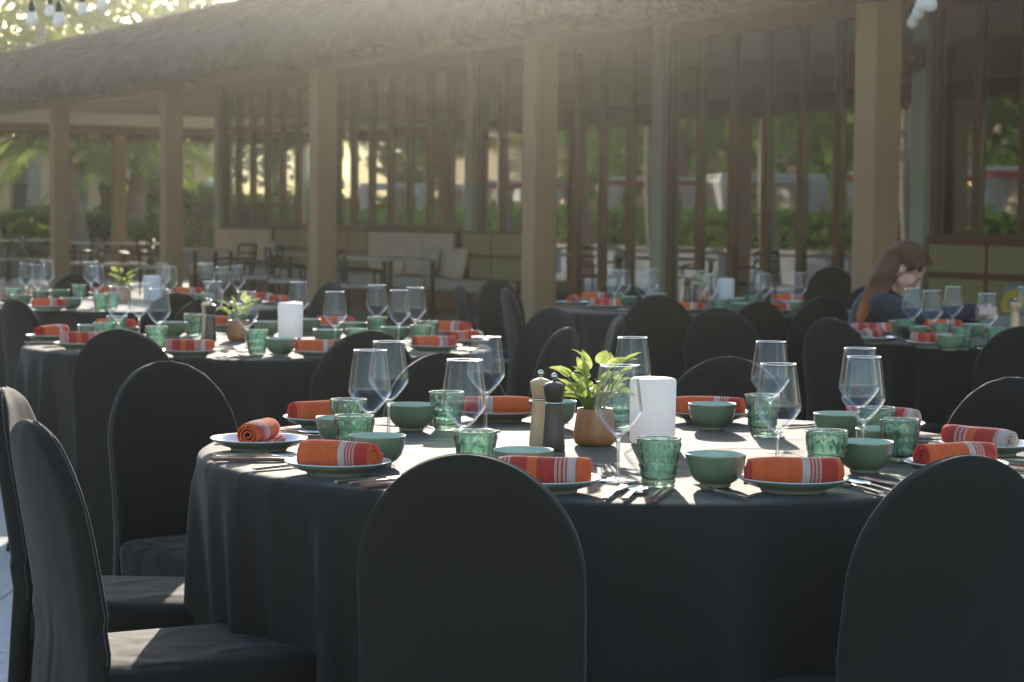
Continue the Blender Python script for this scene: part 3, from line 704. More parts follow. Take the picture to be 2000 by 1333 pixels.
def leaf_mesh(seed):
    r = random.Random(seed); mb = MB(); rows = []; Lf = .078; n = 9; bend = r.uniform(.15, .75); tw = r.uniform(-.4, .4)
    for i in range(n):
        t = i / (n - 1); w = .026 * (math.sin(math.pi * min(1, (t * .93 + .07)) ** .62)) ** .9 * (1 if t < 1 else 0); x = Lf * t
        zc = -bend * Lf * t * t * .55; row = []
        for k in range(-3, 4):
            s_ = k / 3; row.append((x, w * s_ * math.cos(.5), zc + abs(w * s_) * .42 + tw * w * s_ * t + .0015 * math.sin(9 * t + 5 * s_ + seed)))
        rows.append(row)
    mb.grid(rows); return mb.mesh('leaf', M['leaf'])
LEAF = [leaf_mesh(s_) for s_ in range(5)]
def plant(table, px, py, seed=1, n=20, s_=1.0):
    r = random.Random(seed); p = at(px, py, TZ); o = thing('potted_plant', loc=(p.x, p.y, TZ + .0015))
    pot = MB().lathe([(0, 0), (.036, 0), (.043, .004), (.0475, .016), (.047, .030), (.0425, .060), (.0395, .081), (.0385, .0825), (.0355, .081), (.037, .068), (0, .066)], 40).build('pot', M['pot'], o)
    MB().lathe([(0, .0735), (.02, .0725), (.0368, .069)], 20).build('soil', M['soil'], o)
    for i in range(n):
        az = i * 2.399 + r.uniform(-.3, .3); el = r.uniform(.75, 1.5); ln = r.uniform(.045, .115) if el > 1.0 else r.uniform(.03, .055)
        b = Vector((.016 * math.cos(az), .016 * math.sin(az), .07)); d = Vector((math.cos(az) * math.cos(el), math.sin(az) * math.cos(el), math.sin(el)))
        mid = b + d * ln * .55 + Vector((0, 0, .012)); tip = b + d * ln + Vector((0, 0, .008))
        MB().tube([b, mid, tip], [.0018, .0015, .0011], 6).build('stem', M['stem'], o)
        lf = link('leaf', LEAF[i % 5], o, loc=tip); k = r.uniform(.42, .68)
        pitch = -el * .62 + r.uniform(-.45, .35); lf.rotation_euler = (r.uniform(-.5, .5), pitch, az + r.uniform(-.5, .5)); lf.scale = (k, k, k)
    o.scale = (s_, s_, s_); return add(o, table, 'leafy plant in a turned wooden pot', 'potted plant', 'potted plants')
plant('front', 1161, 871, 5, 44); plant('left', 466, 666, 9, 20); plant('shade', 1374, 590, 12, 18); plant('far', 240, 592, 21, 18)
LAMP = MB().lathe([(0, .002), (.047, .002), (.0495, .005), (.051, .012), (.0525, .138), (.0520, .144), (.049, .1475), (.042, .149), (0, .1515)], 48).mesh('shade', M['white_plastic'])
LAMPB = MB().lathe([(0, 0), (.045, 0), (.045, .0018), (0, .0018)], 32).mesh('base', M['steel'])
def lamp(table, px, py):
    p = at(px, py, TZ); o = thing('table_lamp', loc=(p.x, p.y, TZ + .0015)); link('shade', LAMP, o); link('base', LAMPB, o)
    return add(o, table, 'white cylindrical cordless lamp', 'lamp', 'white table lamps')
lamp('front', 1274, 868); lamp('left', 567, 662); lamp('shade', 1418, 590); lamp('far', 297, 588)

# ---- one label for each thing: side of the table and rank from the left
ORD = ['leftmost', 'second from left', 'third from left', 'fourth from left', 'fifth from left', 'sixth from left', 'seventh from left', 'eighth from left']
def make_labels():
    byk = {}
    for o, t, ph_, cat in ITEMS: byk.setdefault((t, cat), []).append((o, ph_))
    for (t, cat), lst in byk.items():
        C, tph = TABLES[t]
        if len(lst) == 1: lst[0][0]['label'] = lst[0][1] + ' on ' + tph; continue
        if cat == 'pepper mill':
            for o, ph_ in lst: o['label'] = ph_ + ' on ' + tph
            continue
        for side in ('near', 'far'):
            sub = [(px_of(o.location)[0], i, o, ph_) for i, (o, ph_) in enumerate(lst) if (o.location.y < C.y) == (side == 'near')]; sub.sort()
            if cat == 'chopstick':
                pairs = {}
                for x, i, o, ph_ in sub: pairs.setdefault(i // 2, []).append((x, o, ph_))
                for k, (_, ms) in enumerate(sorted(pairs.items(), key=lambda q: min(m_[0] for m_ in q[1]))):
                    for j, (x, o, ph_) in enumerate(sorted(ms, key=lambda q: q[0])):
                        o['label'] = ('left', 'right')[j] + ' chopstick of the ' + ORD[k].replace(' from left', '-left') + ' pair, ' + side + ' side of ' + tph
                        o['group'] = 'chopsticks'
                continue
            for k, (x, i, o, ph_) in enumerate(sub):
                pos = ORD[k] if len(sub) > 1 else 'the only one'
                if len(sub) > 2 and k == len(sub) - 1: pos = 'rightmost'
                o['label'] = '%s, %s, %s side of %s' % (ph_, pos, side, tph)
make_labels()

# ------------------------------------------------------------------ veranda furniture
def on_b(px, b):
    """point of the pavilion floor at depth b behind the columns, seen in that picture column"""
    u = (px - 1000) / FPX; y = (b + PO.x * PN.x + PO.y * PN.y) / (PN.x * u + PN.y); p = Vector((u * y, y, 0)); return p
def a_of(p): return (p - PO).dot(PT)
M['rattan'] = mat('olive_rattan', (.34, .29, .15), .7, c2=(.26, .22, .11), vscale=30, bump=.5, bscale=120, stretch=(1, 1, 3))
M['redwood'] = mat('red_brown_wood', (.14, .05, .03), .45, var=.2, vscale=8)
M['cush'] = mat('greige_cushion', (.55, .43, .33), .9, var=.06, vscale=6, bump=.3, bscale=16)
M['cush2'] = mat('grey_cushion', (.42, .40, .36), .9, var=.06, vscale=6, bump=.3, bscale=16)
M['darkmetal'] = mat('dark_bronze_metal', (.05, .042, .034), .4, .6, var=.1)
M['tabletop'] = mat('veranda_table_top', (.40, .36, .30), .3, var=.08, vscale=6, coat=.3)
def bench(a0, a1, label, back='cush', low=True):
    o = thing('bench', label=label, cat='bench', group='benches along the window wall'); b1 = W_B - .09; n = max(1, round((a1 - a0) / .9))
    mb = MB(); bbox(mb, a0, a1, b1 - .62, b1 - .02, .0, .30); mb.build('base', M['redwood'], o, bevel=.01)
    mb = MB(); bbox(mb, a0 + .02, a1 - .02, b1 - .60, b1 - .14, .305, .46); mb.build('seat_cushion', M['cush2'], o, bevel=.03)
    mb = MB(); bbox(mb, a0, a1, b1 - .06, b1 - .01, .305, 1.11); mb.build('back_frame', M['redwood'], o, bevel=.008)
    for i in range(n):
        x0 = a0 + (a1 - a0) * i / n + .025; x1 = a0 + (a1 - a0) * (i + 1) / n - .025
        mb = MB(); bbox(mb, x0, x1, b1 - (.13 if back == 'cush' else .075), b1 - .062, .80 if back != 'cush' else .47, 1.06); mb.build('back_panel', M[back], o, bevel=.02 if back == 'cush' else .006)
        if back != 'cush': mb = MB(); bbox(mb, x0, x1, b1 - .075, b1 - .062, .47, .74); mb.build('back_panel', M[back], o, bevel=.006)
    return o
bench(14.45, 17.2, 'cushioned bench under the windows left of the middle column')
bench(17.3, 18.7, 'rattan backed bench just right of the third column', back='rattan')
bench(19.1, 20.9, 'olive rattan bench between the third column and the corner windows', back='rattan')
bench(21.0, 23.4, 'cushioned bench below the corner windows')
bench(12.55, 14.3, 'olive rattan panelled bench touching the middle column', back='rattan')
bench(.25, 4.5, 'olive rattan backed bench with red brown frame behind the woman', back='rattan')
def cushion(px, b, z, tilt, m, label):
    p = on_b(px, b); mb = MB(); rows = []
    n = 10
    for sgn in (1, -1):
        for i in range(n + 1):
            u = -1 + 2 * i / n; row = []
            for k in range(n + 1):
                v = -1 + 2 * k / n; h = .07 * max(0, (1 - u ** 4) * (1 - v ** 4)) ** .6
                row.append((.21 * u * (1 - .06 * v * v), sgn * h, .21 * v * (1 - .06 * u * u) + .2))
            rows.append(row if sgn > 0 else row[::-1])
        mb.grid(rows[-(n + 1):])
    o = mb.build('cushion', m, loc=(p.x, p.y, z), label=label, cat='cushion', group='throw cushions on the benches'); o.rotation_euler = (R(-14), 0, cang + tilt + math.pi); return o
cushion(765, 4.05, .47, .2, M['cush'], 'pale square cushion at the left end of the cushioned bench')
cushion(835, 4.03, .47, -.1, M['cush2'], 'grey square cushion in the middle of the cushioned bench')
cushion(885, 4.03, .47, .15, M['cush'], 'pale square cushion at the right end of the cushioned bench')
cushion(470, 4.0, .47, .1, M['cush'], 'pale cushion left below the corner windows')
cushion(520, 4.0, .47, -.2, M['cush2'], 'grey cushion right below the corner windows')
yel = mat('grey_cushion_yellow_ring', (.28, .28, .27), .9); _nt = yel.node_tree
_co = _nt.nodes.new('ShaderNodeTexCoord'); _w = _nt.nodes.new('ShaderNodeTexWave'); _w.wave_type = 'RINGS'; _w.rings_direction = 'Y'; _w.inputs['Scale'].default_value = 1.75
_mp = _nt.nodes.new('ShaderNodeMapping'); _mp.inputs['Location'].default_value = (0, 0, -.2); _nt.links.new(_co.outputs['Object'], _mp.inputs[0]); _nt.links.new(_mp.outputs[0], _w.inputs[0])
_rp = _nt.nodes.new('ShaderNodeValToRGB'); _rp.color_ramp.interpolation = 'CONSTANT'; _rp.color_ramp.elements[0].color = (.27, .27, .26, 1); _rp.color_ramp.elements[1].position = .62; _rp.color_ramp.elements[1].color = (.62, .42, .05, 1)
_nt.links.new(_w.outputs[0], _rp.inputs[0]); _nt.links.new(_rp.outputs[0], _nt.nodes['Principled BSDF'].inputs['Base Color'])
cushion(1978, 4.0, .34, .1, yel, 'grey cushion with a yellow ring on the rattan bench at the right edge')

def v_table(px, b, label, wid=.75, dep=.7, h=.78, a=None):
    p = on_b(px, b) if a is None else L(a, b); o = thing('veranda_table', loc=p, rz=cang, label=label, cat='table', group='small veranda tables')
    mb = MB(); mb.box((0, 0, h - .02), (wid, dep, .035)); mb.build('tabletop', M['tabletop'], o, bevel=.006)
    for sx in (-1, 1):
        for sy in (-1, 1):
            mb = MB(); mb.box((sx * (wid / 2 - .06), sy * (dep / 2 - .06), (h - .04) / 2), (.045, .045, h - .04)); mb.build('leg', M['darkmetal'], o)
    mb = MB(); mb.box((0, 0, .12), (wid - .12, .03, .03)); mb.build('stretcher', M['darkmetal'], o); return o
def v_chair(px, b, turn, label):
    p = on_b(px, b); o = thing('veranda_chair', loc=p, rz=cang + turn, label=label, cat='chair', group='dark framed veranda chairs')
    mb = MB(); mb.box((0, 0, .45), (.44, .44, .05)); mb.build('seat', M['cush2'], o, bevel=.015)
    for sx in (-1, 1):
        MB().tube([(sx * .2, .2, 0), (sx * .2, .2, .64)], .016).build('leg', M['darkmetal'], o)
        MB().tube([(sx * .2, -.2, 0), (sx * .2, -.2, .45), (sx * .2, -.26, .86)], .016).build('leg', M['darkmetal'], o)
        MB().tube([(sx * .2, .2, .64), (sx * .21, 0, .66), (sx * .2, -.23, .66)], .018).build('armrest', M['darkmetal'], o)
    for z, y in ((.86, -.26), (.74, -.243), (.60, -.222)):
        MB().tube([(-.2, y, z), (0, y - .03, z), (.2, y, z)], .018).build('back_rail', M['darkmetal'], o)
    return o
v_table(400, 2.5, 'dark veranda table right beside the second column from the left')
v_table(585, 2.4, 'dark veranda table left of the third column')
v_table(755, 2.3, 'dark veranda table before the cushioned bench', 1.5)
v_chair(455, 2.2, .3, 'dark veranda chair left of the third column, nearer the corner'); v_chair(510, 1.7, -.6, 'dark veranda chair midway between the second and third columns'); v_chair(560, 1.4, 2.6, 'dark veranda chair close to the third column')
v_chair(705, 1.5, 2.9, 'dark veranda chair just right of the third column')
for i, (px, b, lb) in enumerate(((30, 2.6, 'dark veranda table at the far left edge'), (90, 3.6, 'dark veranda table just left of the first column'), (190, 3.0, 'dark veranda table just right of the first column'), (285, 3.8, 'dark veranda table just left of the second column'))):
    v_table(px, b, lb, 1.1)
for px, b, t, lb in ((15, 1.6, .4, 'dark veranda chair cut by the left edge'), (70, 2.0, 2.7, 'dark veranda chair left of the first column'), (165, 1.9, .2, 'dark veranda chair right behind the first column'), (225, 2.2, 2.9, 'dark veranda chair midway between the first two columns'), (265, 2.6, -.4, 'dark veranda chair behind the far left potted plant'), (305, 2.2, 2.4, 'dark veranda chair beside the second column')):
    v_chair(px, b, t, lb)

# ------------------------------------------------------------------ garden
M['palm'] = mat('palm_leaf', (.12, .20, .025), .45, c2=(.30, .37, .055), vscale=1.5, trans=.62)
M['leafy'] = mat('tree_leaf', (.05, .125, .02), .5, c2=(.14, .24, .045), vscale=1.2, trans=.55)
M['hedge'] = mat('hedge_leaf', (.06, .14, .025), .5, c2=(.16, .25, .05), vscale=2, trans=.45)
M['trunk'] = mat('grey_trunk', (.30, .26, .21), .9, c2=(.18, .15, .12), vscale=6, bump=.8, bscale=10, stretch=(1, 1, 3))
def frond(mb, base, d, ln, droop, r, wl=.05):
    n = 22; pts = []; side0 = d.cross(UZ).normalized()
    for i in range(n + 1):
        t = i / n; pts.append(base + d * ln * t + UZ * (-droop * ln * t * t))
    for i in range(2, n):
        t = i / n; tan = (pts[i + 1] - pts[i]).normalized(); ll = .55 * math.sin(math.pi * (t * .9 + .08)) ** .8
        for s_ in (-1, 1):
            for h_ in (0, .5):
                q = pts[i] + (pts[i + 1] - pts[i]) * h_; dd = (side0 * s_ * .75 + tan * .55 - UZ * r.uniform(.25, .75)).normalized()
                w = tan * wl * .5; b = len(mb.v); tip = q + dd * ll * r.uniform(.8, 1.1); mid = q + dd * ll * .5 + UZ * .03
                mb.v.extend((q - w * .4, q + w * .4, mid + w, tip, mid - w)); mb.face((b, b + 1, b + 2, b + 3, b + 4), 0, False)
    mb.tube(pts, [.022 * (1 - .8 * i / n) for i in range(n + 1)], 5, 0, False)
def palm(x, y, h, lean, seed, label, nf=15, ln=2.6, tr=.17):
    r = random.Random(seed); o = thing('palm_tree', loc=(x, y, 0), label=label, cat='palm tree', group='palm trees in the garden')
    pts = [Vector((lean * (i / 8) ** 1.3, 0, h * i / 8)) for i in range(9)]; mb = MB(); fine = []
    for i in range(41): t = i / 40; fine.append(Vector((lean * t ** 1.3, .1 * math.sin(3 * t), h * t)))
    mb.tube(fine, [tr * (1.25 - .5 * i / 40) * (1 + .05 * (i % 2)) for i in range(41)], 12); mb.build('trunk', M['trunk'], o)
    for k in range(nf):
        az = 2 * math.pi * k / nf + r.uniform(-.25, .25); el = r.uniform(-.15, 1.1); fm = MB()
        frond(fm, fine[-1], Vector((math.cos(az) * math.cos(el), math.sin(az) * math.cos(el), math.sin(el))), ln * r.uniform(.8, 1.1), r.uniform(.35, .7), r)
        fm.build('frond', M['palm'], o)
    return o
def leaves(mb, c, rx, ry, rz, n, size, r, blobs=14):
    bl = [(Vector((r.gauss(0, .45), r.gauss(0, .45), r.gauss(0, .45))), r.uniform(.3, .55)) for _ in range(blobs)]
    for _ in range(n):
        bc, br = r.choice(bl); v = Vector((r.gauss(0, 1), r.gauss(0, 1), r.gauss(0, 1))).normalized() * br * r.uniform(.6, 1.05) + bc
        p = Vector(c) + Vector((v.x * rx, v.y * ry, v.z * rz)); d = Vector((r.gauss(0, 1), r.gauss(0, 1), r.gauss(0, 1) - .4)).normalized(); e_ = d.orthogonal().normalized() * size * .32; s_ = size * r.uniform(.7, 1.3)
        b = len(mb.v); mb.v.extend((p, p + d * s_ * .5 + e_, p + d * s_, p + d * s_ * .5 - e_)); mb.face((b, b + 1, b + 2, b + 3), 0, False)
def tree(x, y, h, rad, seed, label, n=5000, size=.22, mk='leafy', zc=.68):
    r = random.Random(seed); o = thing('leafy_tree', loc=(x, y, 0), label=label, cat='tree', group='leafy trees in the garden')
    mb = MB(); mb.tube([(0, 0, 0), (.1, 0, h * .3), (0, .1, h * .6)], [.22, .17, .1], 10)
    for k in range(6):
        az = k * 1.05; mb.tube([(.05, .03, h * .4), (math.cos(az) * rad * .4, math.sin(az) * rad * .4, h * .65), (math.cos(az) * rad * .75, math.sin(az) * rad * .75, h * .8)], [.09, .06, .02], 6)
    mb.build('trunk', M['trunk'], o); lm = MB(); leaves(lm, (0, 0, h * zc), rad, rad, h * .36, n, size, r, 18); lm.build('crown', M[mk], o); return o
def hedge(p0, p1, z0, z1, dep, n, seed, label, size=.12, mk='hedge'):
    r = random.Random(seed); p0, p1 = Vector(p0), Vector(p1); d = (p1 - p0); ln = d.length; d.normalize(); nn = Vector((-d.y, d.x, 0))
    mb = MB(); mb.box((p0 + p1) / 2 + UZ * (z0 + z1) / 2, (ln, dep * .7, (z1 - z0) * .86), ax=(d, nn, UZ)); o = mb.build('hedge', mat('hedge_core', (.02, .04, .012), .9), label=label, cat='hedge', group='clipped hedges')
    lm = MB()
    for _ in range(n):
        t = r.random() * ln; u = r.uniform(-.5, .5) * dep; z = z0 + (z1 - z0) * r.random()
        if r.random() < .5: z = z1 + r.gauss(0, .05) + .08 * math.sin(t * 2.1 + seed)
        else: u = math.copysign(dep * .5 + r.gauss(0, .03), u)
        p = p0 + d * t + nn * u + UZ * z; q = Vector((r.gauss(0, 1), r.gauss(0, 1), r.gauss(0, .8) + .3)).normalized(); e_ = q.orthogonal().normalized() * size * .35
        b = len(lm.v); lm.v.extend((p, p + q * size * .5 + e_, p + q * size, p + q * size * .5 - e_)); lm.face((b, b + 1, b + 2, b + 3), 0, False)
    lm.build('foliage', M[mk], o); return o
def flat_far(px, y): p = far(px, 425, y); return (p.x, p.y)
lawn = MB().grid([[(-60, 43, -.006), (30, 43, -.006)], [(-60, 120, -.006), (30, 120, -.006)]]).build('lawn', mat('lawn_green', (.05, .09, .025), .9, c2=(.09, .13, .04), vscale=1.5, bump=.6, bscale=20), kind='structure')
# low stone wall in front of the planting
gw = thing('garden_wall', label='low grey stone garden wall behind the left columns', cat='wall'); x0, y0 = flat_far(-60, 47); x1, y1 = flat_far(700, 47)
stone = mat('grey_garden_stone', (.33, .31, .29), .9, c2=(.22, .21, .20), vscale=5, bump=.6, bscale=18)
MB().box(((x0 + x1) / 2, 47.2, .28), (x1 - x0, .4, .56)).build('core', stone, gw)
rw = random.Random(5)
for rix in range(3):
    x = x0
    while x < x1:
        w = rw.uniform(.45, .9); MB().box((x + w / 2, 46.97, .10 + .185 * rix), (w - .02, .07, .17)).build('stone', stone, gw); x += w
hedge((x0, 48.6, 0), (flat_far(240, 48.6)[0], 48.6, 0), .5, 1.25, 1.0, 3500, 11, 'low clipped hedge behind the garden wall at far left')
hedge((flat_far(205, 50)[0], 50, 0), (flat_far(445, 50)[0], 50, 0), .5, 1.95, 1.4, 5200, 12, 'tall green hedge between the second column and the corner windows')
hedge((flat_far(450, 50.5)[0], 50.5, 0), (flat_far(760, 50.5)[0], 50.5, 0), .3, 1.7, 1.4, 4500, 13, 'green hedge seen through the corner windows')
def shrub(px, y, z, rad, seed, label, mk='palm'):
    r = random.Random(seed); x, _ = flat_far(px, y); o = thing('shrub', loc=(x, y, 0), label=label, cat='shrub', group='garden shrubs'); lm = MB()
    leaves(lm, (0, 0, z), rad, rad, rad * .8, 700, .2, r, 8); lm.build('foliage', M[mk], o); mb = MB()
    for k in range(4): mb.tube([(0, 0, 0), (.2 * math.cos(k * 1.6), .2 * math.sin(k * 1.6), z)], [.03, .015], 5)
    mb.build('stem', M['trunk'], o)
shrub(52, 45.5, .78, .5, 31, 'yellow green shrub beside the first column'); shrub(300, 46.3, .9, .5, 32, 'green shrub beside the leaning palm trunk', 'hedge')
# ochre villa across the garden
vil = thing('ochre_villa', label='ochre colonnaded villa with white walls across the garden', cat='building'); VY = 62
och = mat('ochre_render', (.52, .34, .16), .8, var=.06, vscale=2); wht = mat('white_villa_wall', (.60, .63, .70), .8, var=.05, vscale=2); drk = mat('dark_doorway', (.10, .11, .12), .4, var=.1)
xa, xb = flat_far(-120, VY)[0], flat_far(640, VY)[0]
MB().box(((xa + xb) / 2, VY + 2.2, 1.55), (xb - xa, .2, 3.1)).build('wall', wht, vil)
MB().box(((xa + xb) / 2, VY + .2, 3.0), (xb - xa, .6, .5)).build('beam', och, vil)
MB().box(((xa + xb) / 2, VY + 1.4, 3.35), (xb - xa + .5, 3.2, .2)).build('roof', och, vil)
for px in (-60, 4, 85, 188, 262, 330, 395, 470, 560): x, _ = flat_far(px, VY); MB().box((x, VY + .2, 1.375), (.45, .45, 2.75)).build('column', och, vil)
for px, w in ((52, .9), (125, 1.1), (226, .9), (300, .8), (360, .7), (432, .9), (520, 1.2)): x, _ = flat_far(px, VY + 2); MB().box((x, VY + 2.08, 1.1), (w, .06, 2.2)).build('door', drk, vil)
# trees and palms beyond the far end
PAL = [(160, 46, 3.0, -.5, 41, 'palm with a leaning trunk just right of the first column', 16, 2.3, .20), (252, 47, 3.1, .35, 42, 'palm with a grey trunk midway between the first two columns', 16, 2.4, .21),
       (335, 52, 3.4, .2, 43, 'palm behind the second column', 14, 2.4, .16), (-10, 45, 3.5, -.4, 44, 'palm whose fronds hang in at the top left edge', 16, 2.8, .17), (60, 56, 6.6, .3, 45, 'tall palm above the left end of the thatch', 16, 3.0, .16),
       (215, 60, 7.6, -.3, 46, 'tall palm behind the string of bulbs', 16, 3.2, .16), (330, 62, 8.2, .4, 47, 'tallest palm over the thatch near the upper storey', 16, 3.2, .16), (545, 58, 3.4, .3, 48, 'palm seen through the corner windows', 14, 2.4, .17)]
for px, y, h, le, sd, lb, nf, ln, tr in PAL: x, _ = flat_far(px, y); palm(x, y, h, le, sd, lb, nf, ln, tr)
for px, y, h, rad, sd, lb, n, size in ((10, 66, 8.6, 2.6, 51, 'broad tree filling the top left corner', 1300, .34), (150, 70, 9.6, 2.6, 52, 'tree behind the hanging bulbs', 900, .34), (275, 72, 10, 2.6, 53, 'loose tree with sky gaps over the thatch', 1300, .34), (385, 70, 9.0, 2.2, 54, 'small tree beside the upper storey', 1000, .32)):
    x, _ = flat_far(px, y); tree(x, y, h, rad, sd, lb, n, size)
def parasol(x, y, h, rad, label, edge=None, seed=0, peak=.9):
    o = thing('parasol', loc=(x, y, 0), rz=seed, label=label, cat='parasol', group='garden parasols'); n = 8
    MB().tube([(0, 0, 0), (0, 0, h)], .03, 10).build('pole', M['darkmetal'], o)
    wc = mat('white_canvas', (.74, .74, .76), .8, trans=.25)
    mb = MB(); rows = [[(rad * t * math.cos(2 * math.pi * k / 48) * (1 - .05 * t * abs(math.sin(4 * 2 * math.pi * k / 48))), rad * t * math.sin(2 * math.pi * k / 48) * (1 - .05 * t * abs(math.sin(4 * 2 * math.pi * k / 48))), h + peak * (1 - t ** .8) - .05 * t) for k in range(48)] for t in (.02, .2, .4, .6, .8, 1)]
    mb.grid(rows, wrap=True); mb.build('canopy', wc, o)
    mb = MB(); mb.grid([rows[-1], [(x_ * 1.0, y_ * 1.0, z_ - .16) for x_, y_, z_ in rows[-1]]], wrap=True); mb.build('valance', edge or wc, o)
    for k in range(8): a = 2 * math.pi * k / 8; MB().tube([(0, 0, h + .3), (rad * .96 * math.cos(a), rad * .96 * math.sin(a), h - .03)], .012, 5).build('rib', M['darkmetal'], o)
redc = mat('red_canvas', (.45, .03, .03), .8, var=.05)
x, _ = flat_far(510, 56); parasol(x, 56, 2.25, 1.4, 'white pointed parasol seen through the corner windows, left one'); x, _ = flat_far(580, 57); parasol(x, 57, 2.25, 1.4, 'white pointed parasol seen through the corner windows, right one')
for i, (x, y, h_) in enumerate(((-17, 70, 8), (-23, 66, 7.5), (-29, 72, 9), (-36, 68, 8), (-44, 74, 9))): tree(x, y, h_, 3.2, 120 + i, '%s tree left of the ochre villa, outside the picture' % ['first', 'second', 'third', 'fourth', 'fifth'][i], 2400, .36, zc=.55)
hedge((-50, 60, 0), (-15, 60, 0), .1, 1.9, 1.5, 5000, 131, 'long hedge left of the ochre villa, outside the picture', .2)
# what the windows mirror: the garden along the open left side of the terrace
def side(a, b): p = L(a, b); return (p.x, p.y, 0)
gw2 = thing('terrace_wall', label='low slate blue garden wall mirrored in the windows', cat='wall'); mb = MB(); bbox(mb, 16, 62, -8.6, -8.2, 0, .62); mb.build('core', mat('slate_blue_wall', (.20, .22, .26), .8, var=.1, vscale=2), gw2)
mb = MB(); bbox(mb, 16, 62, -8.7, -8.1, .62, .70); mb.build('coping', stone, gw2)
hedge(side(16, -9.6), side(62, -9.6), .5, 1.35, 1.3, 9000, 61, 'long hedge mirrored in the windows', .2)
def cabana(p, rz, label, edge):
    o = thing('cabana', loc=p, rz=rz, label=label, cat='cabana', group='white garden cabanas'); wc = M['canvas']
    MB().box((0, 0, 2.36), (2.5, 2.5, .10)).build('roof', wc, o, bevel=.03)
    MB().box((0, 0, 2.25), (2.54, 2.54, .10)).build('valance', edge, o)
    for sx in (-1, 1):
        for sy in (-1, 1):
            MB().box((sx * 1.15, sy * 1.15, 1.1), (.07, .07, 2.2)).build('post', M['darkmetal'], o)
            MB().lathe([(.30, 2.2), (.20, 1.7), (.10, 1.15), (.16, .7), (.22, .1)], 20, c=(sx * 1.05, sy * 1.05, 0), fn=lambda r, z, a, i: (r * (1 + .15 * math.sin(7 * a)), z)).build('curtain', wc, o)
M['canvas'] = mat('white_canvas_drape', (.74, .72, .70), .8, trans=.3)
for i, (a, b, ed) in enumerate(((20, -12, redc), (25, -12.4, redc), (30.5, -12, M['canvas']), (36, -12.4, redc), (43, -12.6, redc), (51, -12.8, M['canvas']))):
    cabana(side(a, b), cang + .2 * i, ['nearest red edged', 'second red edged', 'nearest plain white', 'third red edged', 'fourth red edged', 'farthest plain white'][i] + ' cabana mirrored in the windows', ed)
for i, (a, b, h, rad) in enumerate(((18, -17, 8, 3), (24, -19, 9, 3.2), (30, -17, 8, 3), (36, -20, 9.5, 3.4), (43, -18, 8.5, 3.2), (51, -20, 9, 3.4), (60, -18, 9, 3.4), (70, -16, 9, 3.6), (69, -8, 8, 3))):
    p = side(a, b); tree(p[0], p[1], h, rad, 70 + i, '%s leafy tree mirrored in the windows' % ['nearest', 'second', 'third', 'fourth', 'fifth', 'sixth', 'seventh', 'eighth', 'last'][i], 3200, .36, zc=.62)
for i, (a, b) in enumerate(((19.5, -7.6), (23.5, -7.3), (28, -7.4), (31.5, -7.8), (35, -7.6), (40.5, -7.2), (47, -7.5), (54, -7.4))):
    p = side(a, b); palm(p[0], p[1], 4.2, .3, 90 + i, '%s palm mirrored in the windows' % ['first', 'second', 'third', 'fourth', 'fifth', 'sixth', 'seventh', 'eighth'][i], 12, 2.2, (.12, .16, .10)[i % 3])
vil2 = thing('beige_lodge', label='long beige lodge with windows mirrored in the glass', cat='building'); mb = MB(); bbox(mb, 10, 75, -30, -24, 0, 4.6); mb.build('wall', mat('beige_render', (.45, .36, .26), .8, var=.08, vscale=1), vil2)
mb = MB(); bbox(mb, 9, 76, -30.6, -23.2, 4.6, 4.9); mb.build('roof', M['redwood'], vil2)
for a in range(12, 75, 4): mb = MB(); bbox(mb, a, a + 1.6, -24.01, -23.97, 1.0, 2.6); mb.build('window', M['pane'] if a % 8 else wht, vil2)

# ------------------------------------------------------------------ strings of bulbs
M['bulb'] = mat('frosted_bulb', (.82, .80, .76), .35, trans=.35); M['socket'] = mat('black_socket', (.012, .012, .014), .5)
BULB = MB().lathe([(.0, -.062), (.018, -.0585), (.032, -.046), (.0385, -.028), (.037, -.010), (.028, .010), (.020, .026), (.0185, .034), (0, .034)], 24).mesh('bulb', M['bulb'])
SOCK = MB().lathe([(0, .030), (.0195, .030), (.0205, .036), (.0205, .075), (.012, .085), (.004, .10), (.004, .16), (0, .16)], 16).mesh('socket', M['socket'])
def string_lights(bulbs, label, ends):
    o = thing('string_lights', label=label, cat='string lights'); pts = []
    for px, py, y in bulbs:
        p = far(px, py, y); b = link('bulb', BULB, o, loc=p, rz=px); link('socket', SOCK, o, loc=p); pts.append(p + Vector((0, 0, .155)))
    pts = [Vector(ends[0])] + pts + [Vector(ends[1])]; MB().tube(pts, .006, 6).build('cable', M['socket'], o); return o
string_lights(((62, 33, 13.6), (115, 34, 13.2)), 'pair of low hanging frosted bulbs at the top left', ((-6.5, 15, 3.0), (-1.5, 11.5, 3.4)))
string_lights(((97, 18, 16.0), (160, 14, 15.2), (200, 4, 14.6)), 'three higher frosted bulbs at the top left', ((-7, 20, 3.2), (-.8, 11, 3.6)))
string_lights(((1783, 38, 14.2), (1793, 20, 13.5), (1800, 4, 12.9), (1818, 2, 12.1)), 'row of frosted bulbs hanging by the nearest column at top right', ((2.2, 15.0, 2.75), (2.1, 10.5, 2.75)))

